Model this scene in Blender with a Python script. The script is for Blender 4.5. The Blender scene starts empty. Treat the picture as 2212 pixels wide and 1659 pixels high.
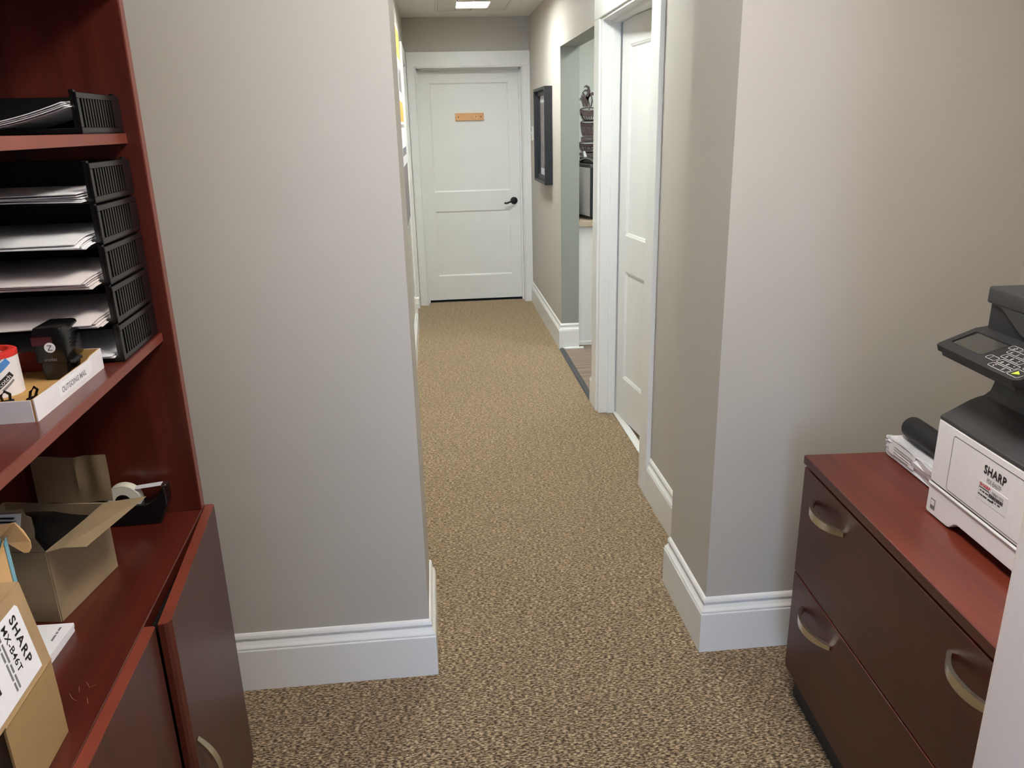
import bpy, bmesh, math, random
from mathutils import Vector, Matrix
random.seed(7)
scene = bpy.context.scene
COL = scene.collection
PI = math.pi

# ------------------------------------------------------------------ camera
W_PX, H_PX, F_PX = 2212, 1659, 1695.9066
YAW, PITCH, ROLL = math.radians(5.20294), math.radians(18.27346), math.radians(-1.4285)
cam_data = bpy.data.cameras.new('camera')
cam = bpy.data.objects.new('camera', cam_data); COL.objects.link(cam)
cam_data.sensor_fit = 'HORIZONTAL'; cam_data.sensor_width = 36.0
cam_data.lens = F_PX / W_PX * 36.0
cam_data.clip_start = 0.02; cam_data.clip_end = 60
fw = Vector((math.sin(YAW)*math.cos(PITCH), math.cos(YAW)*math.cos(PITCH), -math.sin(PITCH)))
rt = Vector((math.cos(YAW), -math.sin(YAW), 0)); up = rt.cross(fw)
r2 = math.cos(ROLL)*rt + math.sin(ROLL)*up
u2 = -math.sin(ROLL)*rt + math.cos(ROLL)*up
cam.matrix_world = Matrix(((r2.x, u2.x, -fw.x, 0), (r2.y, u2.y, -fw.y, 0), (r2.z, u2.z, -fw.z, 1.567), (0, 0, 0, 1)))
scene.camera = cam

# ------------------------------------------------------------------ world, exposure
world = bpy.data.worlds.new('daylight'); scene.world = world
world.use_nodes = True
bg = world.node_tree.nodes['Background']
bg.inputs['Color'].default_value = (0.40, 0.60, 1.0, 1); bg.inputs['Strength'].default_value = 17.5
scene.view_settings.view_transform = 'Standard'; scene.view_settings.look = 'None'
scene.view_settings.gamma = 1.0; scene.view_settings.exposure = 0.0
scene.view_settings.use_curve_mapping = False

# daylight enters the office by a window and a glazed door behind the camera: a portal in each opening
for k_, (w_, h_, p_, r_) in enumerate(((2.2, 1.3, (-1.26, -1.6, 1.45), (math.radians(90), 0, math.radians(-90))), (0.9, 2.04, (-0.7, -3.66, 1.08), (math.radians(90), 0, 0)))):
    pl = bpy.data.lights.new('window_portal', 'AREA'); pl.shape = 'RECTANGLE'; pl.size = w_; pl.size_y = h_; pl.cycles.is_portal = True
    po = bpy.data.objects.new('window_portal', pl); COL.objects.link(po); po.location = p_; po.rotation_euler = r_

LAMP_COLOR = dict(office=(1.0, 0.955, 0.885), hall=(0.94, 1.0, 0.99), kitchen=(0.94, 1.0, 1.0))
LAMP = dict(hall_far=6.0, hall_mid=87.0, hall_added=110.0, office=27.5, office_mid=3.0, office_back=2.0, kitchen=72.0)   # lens brightness

# ------------------------------------------------------------------ materials
def new_mat(name):
    m = bpy.data.materials.new(name); m.use_nodes = True
    nt = m.node_tree; b = nt.nodes['Principled BSDF']
    return m, nt, b
def node(nt, kind, **kw):
    n = nt.nodes.new(kind)
    for k, v in kw.items():
        if k in n.inputs: n.inputs[k].default_value = v
        else: setattr(n, k, v)
    return n
def srgb(r, g, b):
    f = lambda c: (c/255/12.92) if c/255 <= 0.04045 else ((c/255+0.055)/1.055)**2.4
    return (f(r), f(g), f(b), 1)
def ramp(nt, stops):
    n = nt.nodes.new('ShaderNodeValToRGB'); cr = n.color_ramp
    while len(cr.elements) < len(stops): cr.elements.new(0.5)
    for e, (p, c) in zip(cr.elements, stops): e.position = p; e.color = c
    return n
def mapped(nt, scale, coord='Object'):
    tc = nt.nodes.new('ShaderNodeTexCoord'); mp = nt.nodes.new('ShaderNodeMapping')
    mp.inputs['Scale'].default_value = scale
    nt.links.new(tc.outputs[coord], mp.inputs['Vector']); return mp
def add_bump(nt, b, height_socket, strength, dist=0.001):
    bp = nt.nodes.new('ShaderNodeBump'); bp.inputs['Strength'].default_value = strength; bp.inputs['Distance'].default_value = dist
    nt.links.new(height_socket, bp.inputs['Height']); nt.links.new(bp.outputs['Normal'], b.inputs['Normal'])

def plain(name, c, rough=0.5, metal=0.0, var=0.06, scale=30, bump=0.0, spec=0.5, coat=0.0):
    """one-colour surface with a faint procedural mottling"""
    m, nt, b = new_mat(name)
    mp = mapped(nt, (scale,)*3); nz = node(nt, 'ShaderNodeTexNoise', Scale=1.0, Detail=3.0)
    nt.links.new(mp.outputs[0], nz.inputs['Vector'])
    lo = tuple(x*(1-var) for x in c[:3])+(1,); hi = tuple(min(1, x*(1+var)) for x in c[:3])+(1,)
    rp = ramp(nt, [(0.3, lo), (0.7, hi)])
    nt.links.new(nz.outputs['Fac'], rp.inputs['Fac']); nt.links.new(rp.outputs['Color'], b.inputs['Base Color'])
    b.inputs['Roughness'].default_value = rough; b.inputs['Metallic'].default_value = metal
    b.inputs['Specular IOR Level'].default_value = spec
    if coat: b.inputs['Coat Weight'].default_value = coat; b.inputs['Coat Roughness'].default_value = 0.15
    if bump:
        n2 = node(nt, 'ShaderNodeTexNoise', Scale=8.0, Detail=4.0); nt.links.new(mp.outputs[0], n2.inputs['Vector'])
        add_bump(nt, b, n2.outputs['Fac'], bump)
    return m

def wall_mat(name, c, rough=0.55):
    m, nt, b = new_mat(name)
    mp = mapped(nt, (1, 1, 1)); big = node(nt, 'ShaderNodeTexNoise', Scale=1.7, Detail=2.0)
    nt.links.new(mp.outputs[0], big.inputs['Vector'])
    lo = tuple(x*0.965 for x in c[:3])+(1,); hi = tuple(x*1.03 for x in c[:3])+(1,)
    rp = ramp(nt, [(0.3, lo), (0.7, hi)]); nt.links.new(big.outputs['Fac'], rp.inputs['Fac'])
    nt.links.new(rp.outputs['Color'], b.inputs['Base Color']); b.inputs['Roughness'].default_value = rough
    b.inputs['Specular IOR Level'].default_value = 0.35
    fine = node(nt, 'ShaderNodeTexNoise', Scale=260.0, Detail=2.0); nt.links.new(mp.outputs[0], fine.inputs['Vector'])
    add_bump(nt, b, fine.outputs['Fac'], 0.12, 0.0008)
    return m

def wood_mat(name, axis, dark, mid, light, rough=0.32, coat=0.25):
    """cherry laminate; grain runs along the given axis"""
    m, nt, b = new_mat(name)
    sc = [26.0, 26.0, 26.0]; sc['xyz'.index(axis)] = 1.4
    mp = mapped(nt, tuple(sc))
    wide = node(nt, 'ShaderNodeTexNoise', Scale=0.55, Detail=3.0, Roughness=0.55, Distortion=0.6)
    fine = node(nt, 'ShaderNodeTexNoise', Scale=5.0, Detail=5.0, Roughness=0.6)
    nt.links.new(mp.outputs[0], wide.inputs['Vector']); nt.links.new(mp.outputs[0], fine.inputs['Vector'])
    mx = node(nt, 'ShaderNodeMath', operation='MULTIPLY_ADD'); mx.inputs[1].default_value = 0.3
    nt.links.new(fine.outputs['Fac'], mx.inputs[0]); nt.links.new(wide.outputs['Fac'], mx.inputs[2])
    rp = ramp(nt, [(0.42, dark), (0.62, mid), (0.85, light)])
    nt.links.new(mx.outputs[0], rp.inputs['Fac']); nt.links.new(rp.outputs['Color'], b.inputs['Base Color'])
    b.inputs['Roughness'].default_value = rough; b.inputs['Coat Weight'].default_value = coat; b.inputs['Coat Roughness'].default_value = 0.22
    return m

CH_D, CH_M, CH_L = srgb(56, 18, 12), srgb(74, 26, 17), srgb(92, 36, 24)
M = {}
M['wall'] = wall_mat('wall_paint', srgb(188, 182, 172))
M['sage'] = wall_mat('kitchen_paint', srgb(208, 212, 203))
M['ceiling'] = plain('ceiling_paint', srgb(236, 231, 222), 0.8, var=0.03, scale=60, bump=0.3)
M['trim'] = plain('white_trim_paint', srgb(234, 233, 228), 0.32, var=0.012, scale=6)
M['wood_y'] = wood_mat('cherry_along_y', 'y', CH_D, CH_M, CH_L)
M['wood_z'] = wood_mat('cherry_along_z', 'z', CH_D, CH_M, CH_L)
M['wood_x'] = wood_mat('cherry_along_x', 'x', CH_D, CH_M, CH_L)
M['drawer'] = wood_mat('dark_cherry_front', 'y', srgb(58, 24, 18), srgb(68, 29, 22), srgb(76, 34, 26), 0.42, 0.08)
M['doorwood'] = wood_mat('dark_cherry_door', 'z', srgb(60, 26, 20), srgb(70, 31, 24), srgb(78, 36, 28), 0.42, 0.08)
M['black'] = plain('black_plastic', srgb(17, 17, 18), 0.22, var=0.05)
M['blackmatte'] = plain('black_matte', srgb(30, 31, 34), 0.6, var=0.05)
M['toe'] = plain('dark_plinth', srgb(42, 46, 52), 0.6)
M['dgrey'] = plain('dark_grey_plastic', srgb(60, 60, 62), 0.5, bump=0.08, scale=90)
M['dgrey2'] = plain('charcoal_plastic', srgb(42, 42, 45), 0.5, bump=0.08, scale=90)
M['pwhite'] = plain('printer_white', srgb(243, 239, 240), 0.45, var=0.015, scale=90)
M['groove'] = plain('groove_dark', srgb(35, 33, 33), 0.7)
M['screen'] = plain('screen_glass', srgb(66, 65, 61), 0.16, var=0.02)
M['keyline'] = plain('key_print', srgb(225, 225, 222), 0.5, var=0.02)
M['green'] = plain('start_key_print', srgb(200, 230, 70), 0.5, var=0.02)
M['ink'] = plain('ink_black', srgb(24, 22, 22), 0.6)
M['greyink'] = plain('ink_grey', srgb(120, 118, 120), 0.6)
M['redink'] = plain('ink_red', srgb(196, 34, 48), 0.6)
M['blueink'] = plain('ink_blue', srgb(74, 132, 196), 0.6)
M['paper'] = plain('paper_white', srgb(232, 230, 232), 0.75, var=0.02)
M['paper2'] = plain('paper_warm', srgb(222, 212, 210), 0.75, var=0.03)
M['kraft'] = plain('kraft_board', srgb(164, 134, 98), 0.8, var=0.07, scale=25, bump=0.15)
M['kraftin'] = plain('kraft_inside', srgb(182, 140, 82), 0.8, var=0.06, scale=25)
M['oldkraft'] = plain('grey_kraft_board', srgb(150, 128, 98), 0.8, var=0.09, scale=18, bump=0.3)
M['tan'] = plain('tan_board', srgb(214, 172, 118), 0.75, var=0.04)
M['goldkraft'] = plain('gold_board', srgb(156, 126, 84), 0.55, var=0.04)
M['lightblue'] = plain('blue_board', srgb(120, 172, 188), 0.7)
M['whiteboard'] = plain('white_board', srgb(224, 220, 220), 0.6, var=0.03)
M['nickel'] = plain('brushed_nickel', srgb(208, 200, 182), 0.27, metal=1.0, var=0.04)
M['steel'] = plain('steel', srgb(190, 192, 196), 0.25, metal=1.0, var=0.04)
M['bronze'] = plain('black_bronze', srgb(34, 32, 32), 0.35, metal=0.6)
M['brass'] = plain('brass_plate', srgb(200, 152, 104), 0.4, metal=0.35, var=0.05)
M['red'] = plain('red_plastic', srgb(206, 52, 44), 0.35)
M['darkred'] = plain('dark_red_card', srgb(116, 28, 31), 0.5)
M['tape'] = plain('tape_roll', srgb(212, 208, 190), 0.4)
M['brownmetal'] = plain('brown_metal', srgb(84, 64, 62), 0.45, var=0.08)
M['orange'] = plain('orange_print', srgb(236, 170, 74), 0.6)
M['photo'] = plain('grey_photo_print', srgb(120, 112, 112), 0.5, var=0.45, scale=40)
M['frame'] = plain('dark_frame', srgb(27, 28, 32), 0.5)
M['band'] = plain('edge_band', srgb(120, 57, 43), 0.3, var=0.10, scale=14)
M['scuff'] = plain('scuffed_laminate', srgb(128, 78, 58), 0.6)
M['wood_top'] = wood_mat('cherry_top', 'y', srgb(70, 25, 17), srgb(98, 39, 27), srgb(116, 51, 37))
M['sage_shaded'] = wall_mat('kitchen_paint_shaded', srgb(148, 150, 142))  # shaded copy of the kitchen paint, the opening's shade is in the colour
M['maroon'] = plain('maroon_label', srgb(70, 22, 28), 0.4)
M['nearwall'] = wall_mat('pale_wall_paint', srgb(228, 216, 209))
M['rubber'] = plain('dark_rubber', srgb(62, 62, 64), 0.6)
M['stone'] = plain('speckled_laminate', srgb(186, 170, 146), 0.4, var=0.16, scale=260)
M['plate'] = plain('ivory_plastic', srgb(236, 234, 226), 0.35, var=0.01)
M['appliance'] = plain('appliance_white', srgb(222, 220, 218), 0.3, var=0.01)
M['plastic_wrap'] = plain('glossy_wrap', srgb(226, 226, 230), 0.14, var=0.06, coat=0.6, bump=0.2, scale=60)
M['louver'] = plain('fixture_white', srgb(220, 214, 202), 0.45, var=0.02)
M['lav'] = plain('mat_board', srgb(206, 206, 212), 0.7)

def carpet():
    m, nt, b = new_mat('loop_carpet')
    # loops lie in short rows: dark flecks between light yarn
    mp = mapped(nt, (92, 250, 1))
    nz = node(nt, 'ShaderNodeTexNoise', Scale=1.0, Detail=1.5, Roughness=0.5, Distortion=0.35); nz.noise_dimensions = '2D'
    nt.links.new(mp.outputs[0], nz.inputs['Vector'])
    rp = ramp(nt, [(0.35, srgb(42, 31, 23)), (0.45, srgb(90, 72, 55)), (0.55, srgb(160, 137, 109)), (0.68, srgb(204, 181, 149))])
    nt.links.new(nz.outputs['Fac'], rp.inputs['Fac'])
    patch = node(nt, 'ShaderNodeTexNoise', Scale=2.2, Detail=2.0); mp2 = mapped(nt, (1, 1, 1)); nt.links.new(mp2.outputs[0], patch.inputs['Vector'])
    pr0 = ramp(nt, [(0.35, (0.92, 0.92, 0.92, 1)), (0.65, (1, 1, 1, 1))]); nt.links.new(patch.outputs['Fac'], pr0.inputs['Fac'])
    mp3 = mapped(nt, (38, 62, 1)); rows = node(nt, 'ShaderNodeTexNoise', Scale=1.0, Detail=2.0, Roughness=0.7); rows.noise_dimensions = '2D'; nt.links.new(mp3.outputs[0], rows.inputs['Vector'])
    pr1 = ramp(nt, [(0.36, (0.62, 0.60, 0.58, 1)), (0.56, (1, 1, 1, 1))]); nt.links.new(rows.outputs['Fac'], pr1.inputs['Fac'])
    pr = node(nt, 'ShaderNodeMix', data_type='RGBA', blend_type='MULTIPLY'); pr.inputs[0].default_value = 1.0
    nt.links.new(pr0.outputs['Color'], pr.inputs[6]); nt.links.new(pr1.outputs['Color'], pr.inputs[7])
    mul = node(nt, 'ShaderNodeMix', data_type='RGBA', blend_type='MULTIPLY'); mul.inputs[0].default_value = 1.0
    nt.links.new(rp.outputs['Color'], mul.inputs[6]); nt.links.new(pr.outputs[2], mul.inputs[7])
    nt.links.new(mul.outputs[2], b.inputs['Base Color'])
    add_bump(nt, b, nz.outputs['Fac'], 0.7, 0.006)
    b.inputs['Roughness'].default_value = 0.95; b.inputs['Specular IOR Level'].default_value = 0.1
    b.inputs['Sheen Weight'].default_value = 0.9; b.inputs['Sheen Roughness'].default_value = 0.5; b.inputs['Sheen Tint'].default_value = srgb(224, 200, 166)
    return m
M['carpet'] = carpet()
def plank_mat():
    m, nt, b = new_mat('plank_vinyl')
    mp = mapped(nt, (2, 30, 2)); nz = node(nt, 'ShaderNodeTexNoise', Scale=1.0, Detail=5.0)
    oi = nt.nodes.new('ShaderNodeObjectInfo')
    ad = node(nt, 'ShaderNodeVectorMath', operation='ADD'); nt.links.new(mp.outputs[0], ad.inputs[0])
    ml = node(nt, 'ShaderNodeMath', operation='MULTIPLY'); ml.inputs[1].default_value = 40; nt.links.new(oi.outputs['Random'], ml.inputs[0])
    nt.links.new(ml.outputs[0], ad.inputs[1]); nt.links.new(ad.outputs[0], nz.inputs['Vector'])
    rp = ramp(nt, [(0.3, srgb(92, 74, 62)), (0.7, srgb(140, 118, 102))]); nt.links.new(nz.outputs['Fac'], rp.inputs['Fac'])
    nt.links.new(rp.outputs['Color'], b.inputs['Base Color']); b.inputs['Roughness'].default_value = 0.4
    return m
M['plank'] = plank_mat()
def lamp_mat(name, s, col):
    m, nt, b = new_mat(name)
    b.inputs['Base Color'].default_value = (0.9, 0.88, 0.84, 1)
    b.inputs['Emission Color'].default_value = col+(1,); b.inputs['Emission Strength'].default_value = s
    return m
for k_lamp, s_lamp in LAMP.items(): M['lens_'+k_lamp] = lamp_mat('lit_lens_'+k_lamp, s_lamp, LAMP_COLOR[k_lamp.split('_')[0]])
def glass_mat():
    m, nt, b = new_mat('window_glass')
    tr = nt.nodes.new('ShaderNodeBsdfTransparent'); gl = nt.nodes.new('ShaderNodeBsdfGlossy'); gl.inputs['Roughness'].default_value = 0.03
    fr = nt.nodes.new('ShaderNodeFresnel'); mx = nt.nodes.new('ShaderNodeMixShader')
    nt.links.new(fr.outputs[0], mx.inputs[0]); nt.links.new(tr.outputs[0], mx.inputs[1]); nt.links.new(gl.outputs[0], mx.inputs[2])
    nt.links.new(mx.outputs[0], nt.nodes['Material Output'].inputs['Surface'])
    return m
M['glass'] = glass_mat()

# ------------------------------------------------------------------ mesh helpers
def NB(): return bmesh.new()
def merge(bm, other):
    me = bpy.data.meshes.new('tmp'); other.to_mesh(me); other.free(); bm.from_mesh(me); bpy.data.meshes.remove(me)
def box(bm, x0, x1, y0, y1, z0, z1, bev=0.0, seg=2):
    t = bmesh.new(); bmesh.ops.create_cube(t, size=1.0)
    for v in t.verts:
        v.co = Vector(((x0+x1)/2+v.co.x*(x1-x0), (y0+y1)/2+v.co.y*(y1-y0), (z0+z1)/2+v.co.z*(z1-z0)))
    if bev > 0: bmesh.ops.bevel(t, geom=t.edges[:], offset=bev, segments=seg, profile=0.5, affect='EDGES')
    merge(bm, t); return bm
def prism(bm, pts, axis, a, b, bev=0.0):
    """polygon in the plane across axis (x: (y,z), y: (x,z), z: (x,y)) pulled from a to b"""
    def P(p, h):
        return (h, p[0], p[1]) if axis == 'x' else (p[0], h, p[1]) if axis == 'y' else (p[0], p[1], h)
    t = bmesh.new()
    A = [t.verts.new(P(p, a)) for p in pts]; B = [t.verts.new(P(p, b)) for p in pts]
    n = len(pts); t.faces.new(A); t.faces.new(B[::-1])
    for i in range(n): t.faces.new((A[i], B[i], B[(i+1) % n], A[(i+1) % n]))
    bmesh.ops.recalc_face_normals(t, faces=t.faces[:])
    if bev > 0: bmesh.ops.bevel(t, geom=t.edges[:], offset=bev, segments=2, profile=0.5, affect='EDGES')
    merge(bm, t); return bm
def plate(bm, pts, th):
    """flat polygon given in space, th thick along its normal (both ways)"""
    P = [Vector(p) for p in pts]; n = (P[1]-P[0]).cross(P[2]-P[0]).normalized()*th/2
    t = bmesh.new(); A = [t.verts.new(p+n) for p in P]; B = [t.verts.new(p-n) for p in P]
    k = len(P); t.faces.new(A); t.faces.new(B[::-1])
    for i in range(k): t.faces.new((A[i], B[i], B[(i+1) % k], A[(i+1) % k]))
    bmesh.ops.recalc_face_normals(t, faces=t.faces[:]); merge(bm, t); return bm
def sweep(bm, path, sect, up=(0, 0, 1), closed=False):
    """section [(a,b)] or list of sections swept along path; a = sideways, b = up"""
    P = [Vector(p) for p in path]; n = len(P); U = Vector(up); rings = []
    t = bmesh.new()
    for i, p in enumerate(P):
        d = (P[(i+1) % n]-P[i-1]) if closed else (P[min(i+1, n-1)]-P[max(i-1, 0)])
        d.normalize(); s = d.cross(U).normalized(); w = s.cross(d).normalized()
        sc = sect[i] if isinstance(sect[0][0], (tuple, list)) else sect
        rings.append([t.verts.new(p+s*a+w*b) for a, b in sc])
    k = len(rings[0])
    for i in range(n if closed else n-1):
        R, S = rings[i], rings[(i+1) % n]
        for j in range(k): t.faces.new((R[j], R[(j+1) % k], S[(j+1) % k], S[j]))
    if not closed: t.faces.new(rings[0][::-1]); t.faces.new(rings[-1])
    bmesh.ops.recalc_face_normals(t, faces=t.faces[:]); merge(bm, t); return bm
def circ(r, n=12): return [(r*math.cos(2*PI*i/n), r*math.sin(2*PI*i/n)) for i in range(n)]
def rect(a, b): return [(-a/2, -b/2), (a/2, -b/2), (a/2, b/2), (-a/2, b/2)]
def lathe(bm, prof, c, axis='z', n=32, closed=False):
    t = bmesh.new(); rings = []
    for r, h in prof:
        ring = []
        for i in range(n):
            a = 2*PI*i/n; u, v = r*math.cos(a), r*math.sin(a)
            co = (u, v, h) if axis == 'z' else (u, h, v) if axis == 'y' else (h, u, v)
            ring.append(t.verts.new(Vector(co)+Vector(c)))
        rings.append(ring)
    m = len(rings)
    for i in range(m if closed else m-1):
        R, S = rings[i], rings[(i+1) % m]
        for j in range(n): t.faces.new((R[j], R[(j+1) % n], S[(j+1) % n], S[j]))
    if not closed:
        if prof[0][0] > 1e-6: t.faces.new(rings[0][::-1])
        if prof[-1][0] > 1e-6: t.faces.new(rings[-1])
    bmesh.ops.remove_doubles(t, verts=t.verts[:], dist=1e-6)
    bmesh.ops.recalc_face_normals(t, faces=t.faces[:]); merge(bm, t); return bm
def sheet(bm, fn, nu, nv, th):
    """curved sheet: fn(u,v) -> point, u,v in 0..1, with thickness th downwards"""
    t = bmesh.new(); T = [[t.verts.new(fn(i/nu, j/nv)) for j in range(nv+1)] for i in range(nu+1)]
    Bv = [[t.verts.new(Vector(fn(i/nu, j/nv))-Vector((0, 0, th))) for j in range(nv+1)] for i in range(nu+1)]
    for i in range(nu):
        for j in range(nv):
            t.faces.new((T[i][j], T[i+1][j], T[i+1][j+1], T[i][j+1])); t.faces.new((Bv[i][j], Bv[i][j+1], Bv[i+1][j+1], Bv[i+1][j]))
    for i in range(nu):
        t.faces.new((T[i][0], Bv[i][0], Bv[i+1][0], T[i+1][0])); t.faces.new((T[i][nv], T[i+1][nv], Bv[i+1][nv], Bv[i][nv]))
    for j in range(nv):
        t.faces.new((T[0][j], T[0][j+1], Bv[0][j+1], Bv[0][j])); t.faces.new((T[nu][j], Bv[nu][j], Bv[nu][j+1], T[nu][j+1]))
    bmesh.ops.recalc_face_normals(t, faces=t.faces[:]); merge(bm, t); return bm
def profile_path(bm, path, prof):
    """wall moulding: profile [(out, z)] swept along a floor path, out = to the right of travel, mitred"""
    P = [Vector((x, y)) for x, y in path]; n = len(P); t = bmesh.new(); rings = []
    nor = []
    for i in range(n-1):
        d = (P[i+1]-P[i]).normalized(); nor.append(Vector((d.y, -d.x)))
    for i in range(n):
        if i == 0: o = nor[0]
        elif i == n-1: o = nor[-1]
        else:
            o = nor[i-1]+nor[i]; o = o/(o.dot(nor[i]))
        rings.append([t.verts.new((P[i].x+o.x*a, P[i].y+o.y*a, z)) for a, z in prof])
    k = len(prof)
    for i in range(n-1):
        for j in range(k): t.faces.new((rings[i][j], rings[i][(j+1) % k], rings[i+1][(j+1) % k], rings[i+1][j]))
    t.faces.new(rings[0]); t.faces.new(rings[-1][::-1])
    bmesh.ops.recalc_face_normals(t, faces=t.faces[:]); merge(bm, t); return bm

BASE = {}
def link(name, bm, mat, parent=None, smooth=False, off=None):
    me = bpy.data.meshes.new(name)
    if parent is not None and off is None: off = BASE.get(parent, Vector((0, 0, 0)))
    if off is not None and Vector(off).length > 0: bmesh.ops.translate(bm, verts=bm.verts[:], vec=-Vector(off))
    bm.to_mesh(me); bm.free()
    me.materials.append(mat)
    if smooth:
        for p in me.polygons: p.use_smooth = True
        try: me.set_sharp_from_angle(angle=math.radians(38))
        except Exception: pass
    o = bpy.data.objects.new(name, me); COL.objects.link(o)
    if parent is not None:
        o.parent = parent; BASE[o] = BASE.get(parent, Vector((0, 0, 0)))
    return o
part = link
class Frame:
    def __init__(s, x, y, deg): s.o = Vector((x, y, 0)); s.a = math.radians(deg)
    def w(s, p):
        c, q = math.cos(s.a), math.sin(s.a); return Vector((s.o.x+c*p[0]-q*p[1], s.o.y+q*p[0]+c*p[1], p[2]))
WF = Frame(0, 0, 0); BF = Frame(-0.556, 1.65, 2.42); KF = Frame(0.916, 1.784, -3.36)
def setp(o, label, cat, group=None):
    o['label'] = label; o['category'] = cat
    if group: o['group'] = group
def thing(name, label, cat, fr, base, group=None):
    o = bpy.data.objects.new(name, None); COL.objects.link(o); o.empty_display_size = 0.05
    o.location = fr.w(base); o.rotation_euler = (0, 0, fr.a); BASE[o] = Vector(base)
    setp(o, label, cat, group); return o
def solo(name, bm, mat, label, cat, fr, base, group=None, smooth=False):
    o = link(name, bm, mat, None, smooth, off=base); o.location = fr.w(base); o.rotation_euler = (0, 0, fr.a)
    BASE[o] = Vector(base); setp(o, label, cat, group); return o
def struct(name, bm, mat, label=None, cat=None, smooth=False):
    o = link(name, bm, mat, None, smooth); o['kind'] = 'structure'
    if label: setp(o, label, cat)
    return o
def text_bm(s, size, fn, bold=0.0, spacing=1.0):
    """lettering as mesh; fn(u,v) places glyph-plane points (u to the right, v up) in space"""
    cu = bpy.data.curves.new('t', 'FONT'); cu.body = s; cu.size = size; cu.space_character = spacing; cu.resolution_u = 3; cu.offset = bold*size
    ob = bpy.data.objects.new('t', cu); COL.objects.link(ob)
    bpy.context.view_layer.update()
    me = bpy.data.meshes.new_from_object(ob.evaluated_get(bpy.context.evaluated_depsgraph_get()))
    bm = bmesh.new(); bm.from_mesh(me)
    bpy.data.objects.remove(ob); bpy.data.curves.remove(cu); bpy.data.meshes.remove(me)
    xs = [v.co.x for v in bm.verts]; x0, x1 = min(xs), max(xs)
    for v in bm.verts: v.co = Vector(fn(v.co.x-x0, v.co.y, x1-x0))
    return bm
def flat(o, ur, uv):
    o, ur, uv = Vector(o), Vector(ur), Vector(uv)
    return lambda u, v, w=0: o+ur*u+uv*v
def strokes(fn, polys, th):
    """flat ribbon strokes in a glyph plane; polys = [(points, width)]"""
    bm = NB()
    for pts, w in polys:
        n = len(pts); L = []; R = []
        for i in range(n):
            a = Vector(pts[max(i-1, 0)]); b = Vector(pts[min(i+1, n-1)]); d = (b-a).normalized(); q = Vector((-d.y, d.x))
            ww = w[i] if isinstance(w, (list, tuple)) else w
            L.append(Vector(pts[i])+q*ww/2); R.append(Vector(pts[i])-q*ww/2)
        for i in range(n-1): plate(bm, [fn(*L[i]), fn(*L[i+1]), fn(*R[i+1]), fn(*R[i])], th)
    return bm

# ------------------------------------------------------------------ the setting
ZC = 2.43; XR = 0.872; XL = -0.195; YF = 7.17
b = NB(); box(b, -1.3, 0.86, -3.7, YF+0.2, -0.05, 0.0); box(b, 0.86, 2.7, -3.7, 4.3, -0.05, 0.0)
box(b, 0.86, 2.7, 5.56, YF+0.2, -0.05, 0.0)
struct('floor', b, M['carpet'], 'brown and beige loop pile carpet running down the hallway', 'floor')
b = NB(); box(b, 0.86, 2.7, 4.3, 5.56, -0.05, -0.006)
fk = struct('floor_kitchen', b, M['groove'], 'wood-look plank floor inside the kitchen opening', 'floor')
pw = 0.15; y = 4.31
while y < 5.55:
    x = 0.88 - random.random()*0.3
    while x < 2.2:
        xa, xb = max(x, 0.885), x+0.9
        if xb > xa+0.02:
            bb = NB(); box(bb, xa+0.001, xb-0.001, y+0.001, min(y+pw, 5.555)-0.001, -0.006, 0.0, 0.0008, 1); part('plank', bb, M['plank'], fk)
        x = xb
    y += pw
HOLES = [(0.364, 6.49, 0.566, 0.60), (0.34, 5.65, 0.566, 0.60), (0.34, 3.5, 0.566, 0.60), (1.6, 4.95, 0.60, 0.60)]     # recessed lights: centre, width, length
hx = sorted({-1.3, 2.7} | {h[0]-h[2]/2+0.004 for h in HOLES} | {h[0]+h[2]/2-0.004 for h in HOLES}); hy = sorted({-3.7, YF+0.2} | {h[1]-h[3]/2+0.004 for h in HOLES} | {h[1]+h[3]/2-0.004 for h in HOLES})
b = NB()
for i in range(len(hx)-1):
    for j in range(len(hy)-1):
        cx_, cy_ = (hx[i]+hx[i+1])/2, (hy[j]+hy[j+1])/2
        if not any(abs(cx_-h[0]) < h[2]/2 and abs(cy_-h[1]) < h[3]/2 for h in HOLES): box(b, hx[i], hx[i+1], hy[j], hy[j+1], ZC, ZC+0.05)
struct('ceiling', b, M['ceiling'], 'off-white textured ceiling above the hallway', 'ceiling')

b = NB(); box(b, -1.3, -0.081, 2.005, 2.34, 0, ZC); struct('wall_left', b, M['wall'], 'grey wall stub to the left of the hallway entrance', 'wall')
b = NB()
box(b, XL-0.12, XL, 2.34, 6.30, 0, ZC); box(b, XL-0.12, XL, 6.30, 7.06, 2.05, ZC); box(b, XL-0.12, XL, 7.06, YF+0.2, 0, ZC)
struct('wall_hall_left', b, M['wall'], 'left hallway wall carrying the posters', 'wall')
b = NB(); box(b, XL-0.4, -0.10, YF, YF+0.15, 0, ZC); box(b, 0.80, 1.0, YF, YF+0.15, 0, ZC); box(b, -0.10, 0.80, YF, YF+0.15, 2.045, ZC)
struct('wall_far', b, M['wall'], 'grey end wall of the hallway above the closed door', 'wall')
b = NB(); box(b, 0.76, 1.0, 2.005, 2.375, 0, ZC); box(b, 1.0, 1.72, 2.005, 2.125, 0, ZC)
struct('wall_right', b, M['wall'], 'grey wall and corner post to the right of the hallway entrance', 'wall')
b = NB()
box(b, XR, 1.0, 2.375, 3.165, 0, ZC); box(b, XR, 1.0, 3.165, 4.165, 2.05, ZC); box(b, XR, 1.0, 4.165, 4.32, 0, ZC)
box(b, XR, 1.0, 4.32, 5.50, 2.044, ZC); box(b, XR, 1.0, 5.50, YF, 0, ZC)
wr = struct('wall_hall_right', b, M['wall'], 'right hallway wall with the doorway and kitchen opening', 'wall')
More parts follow.
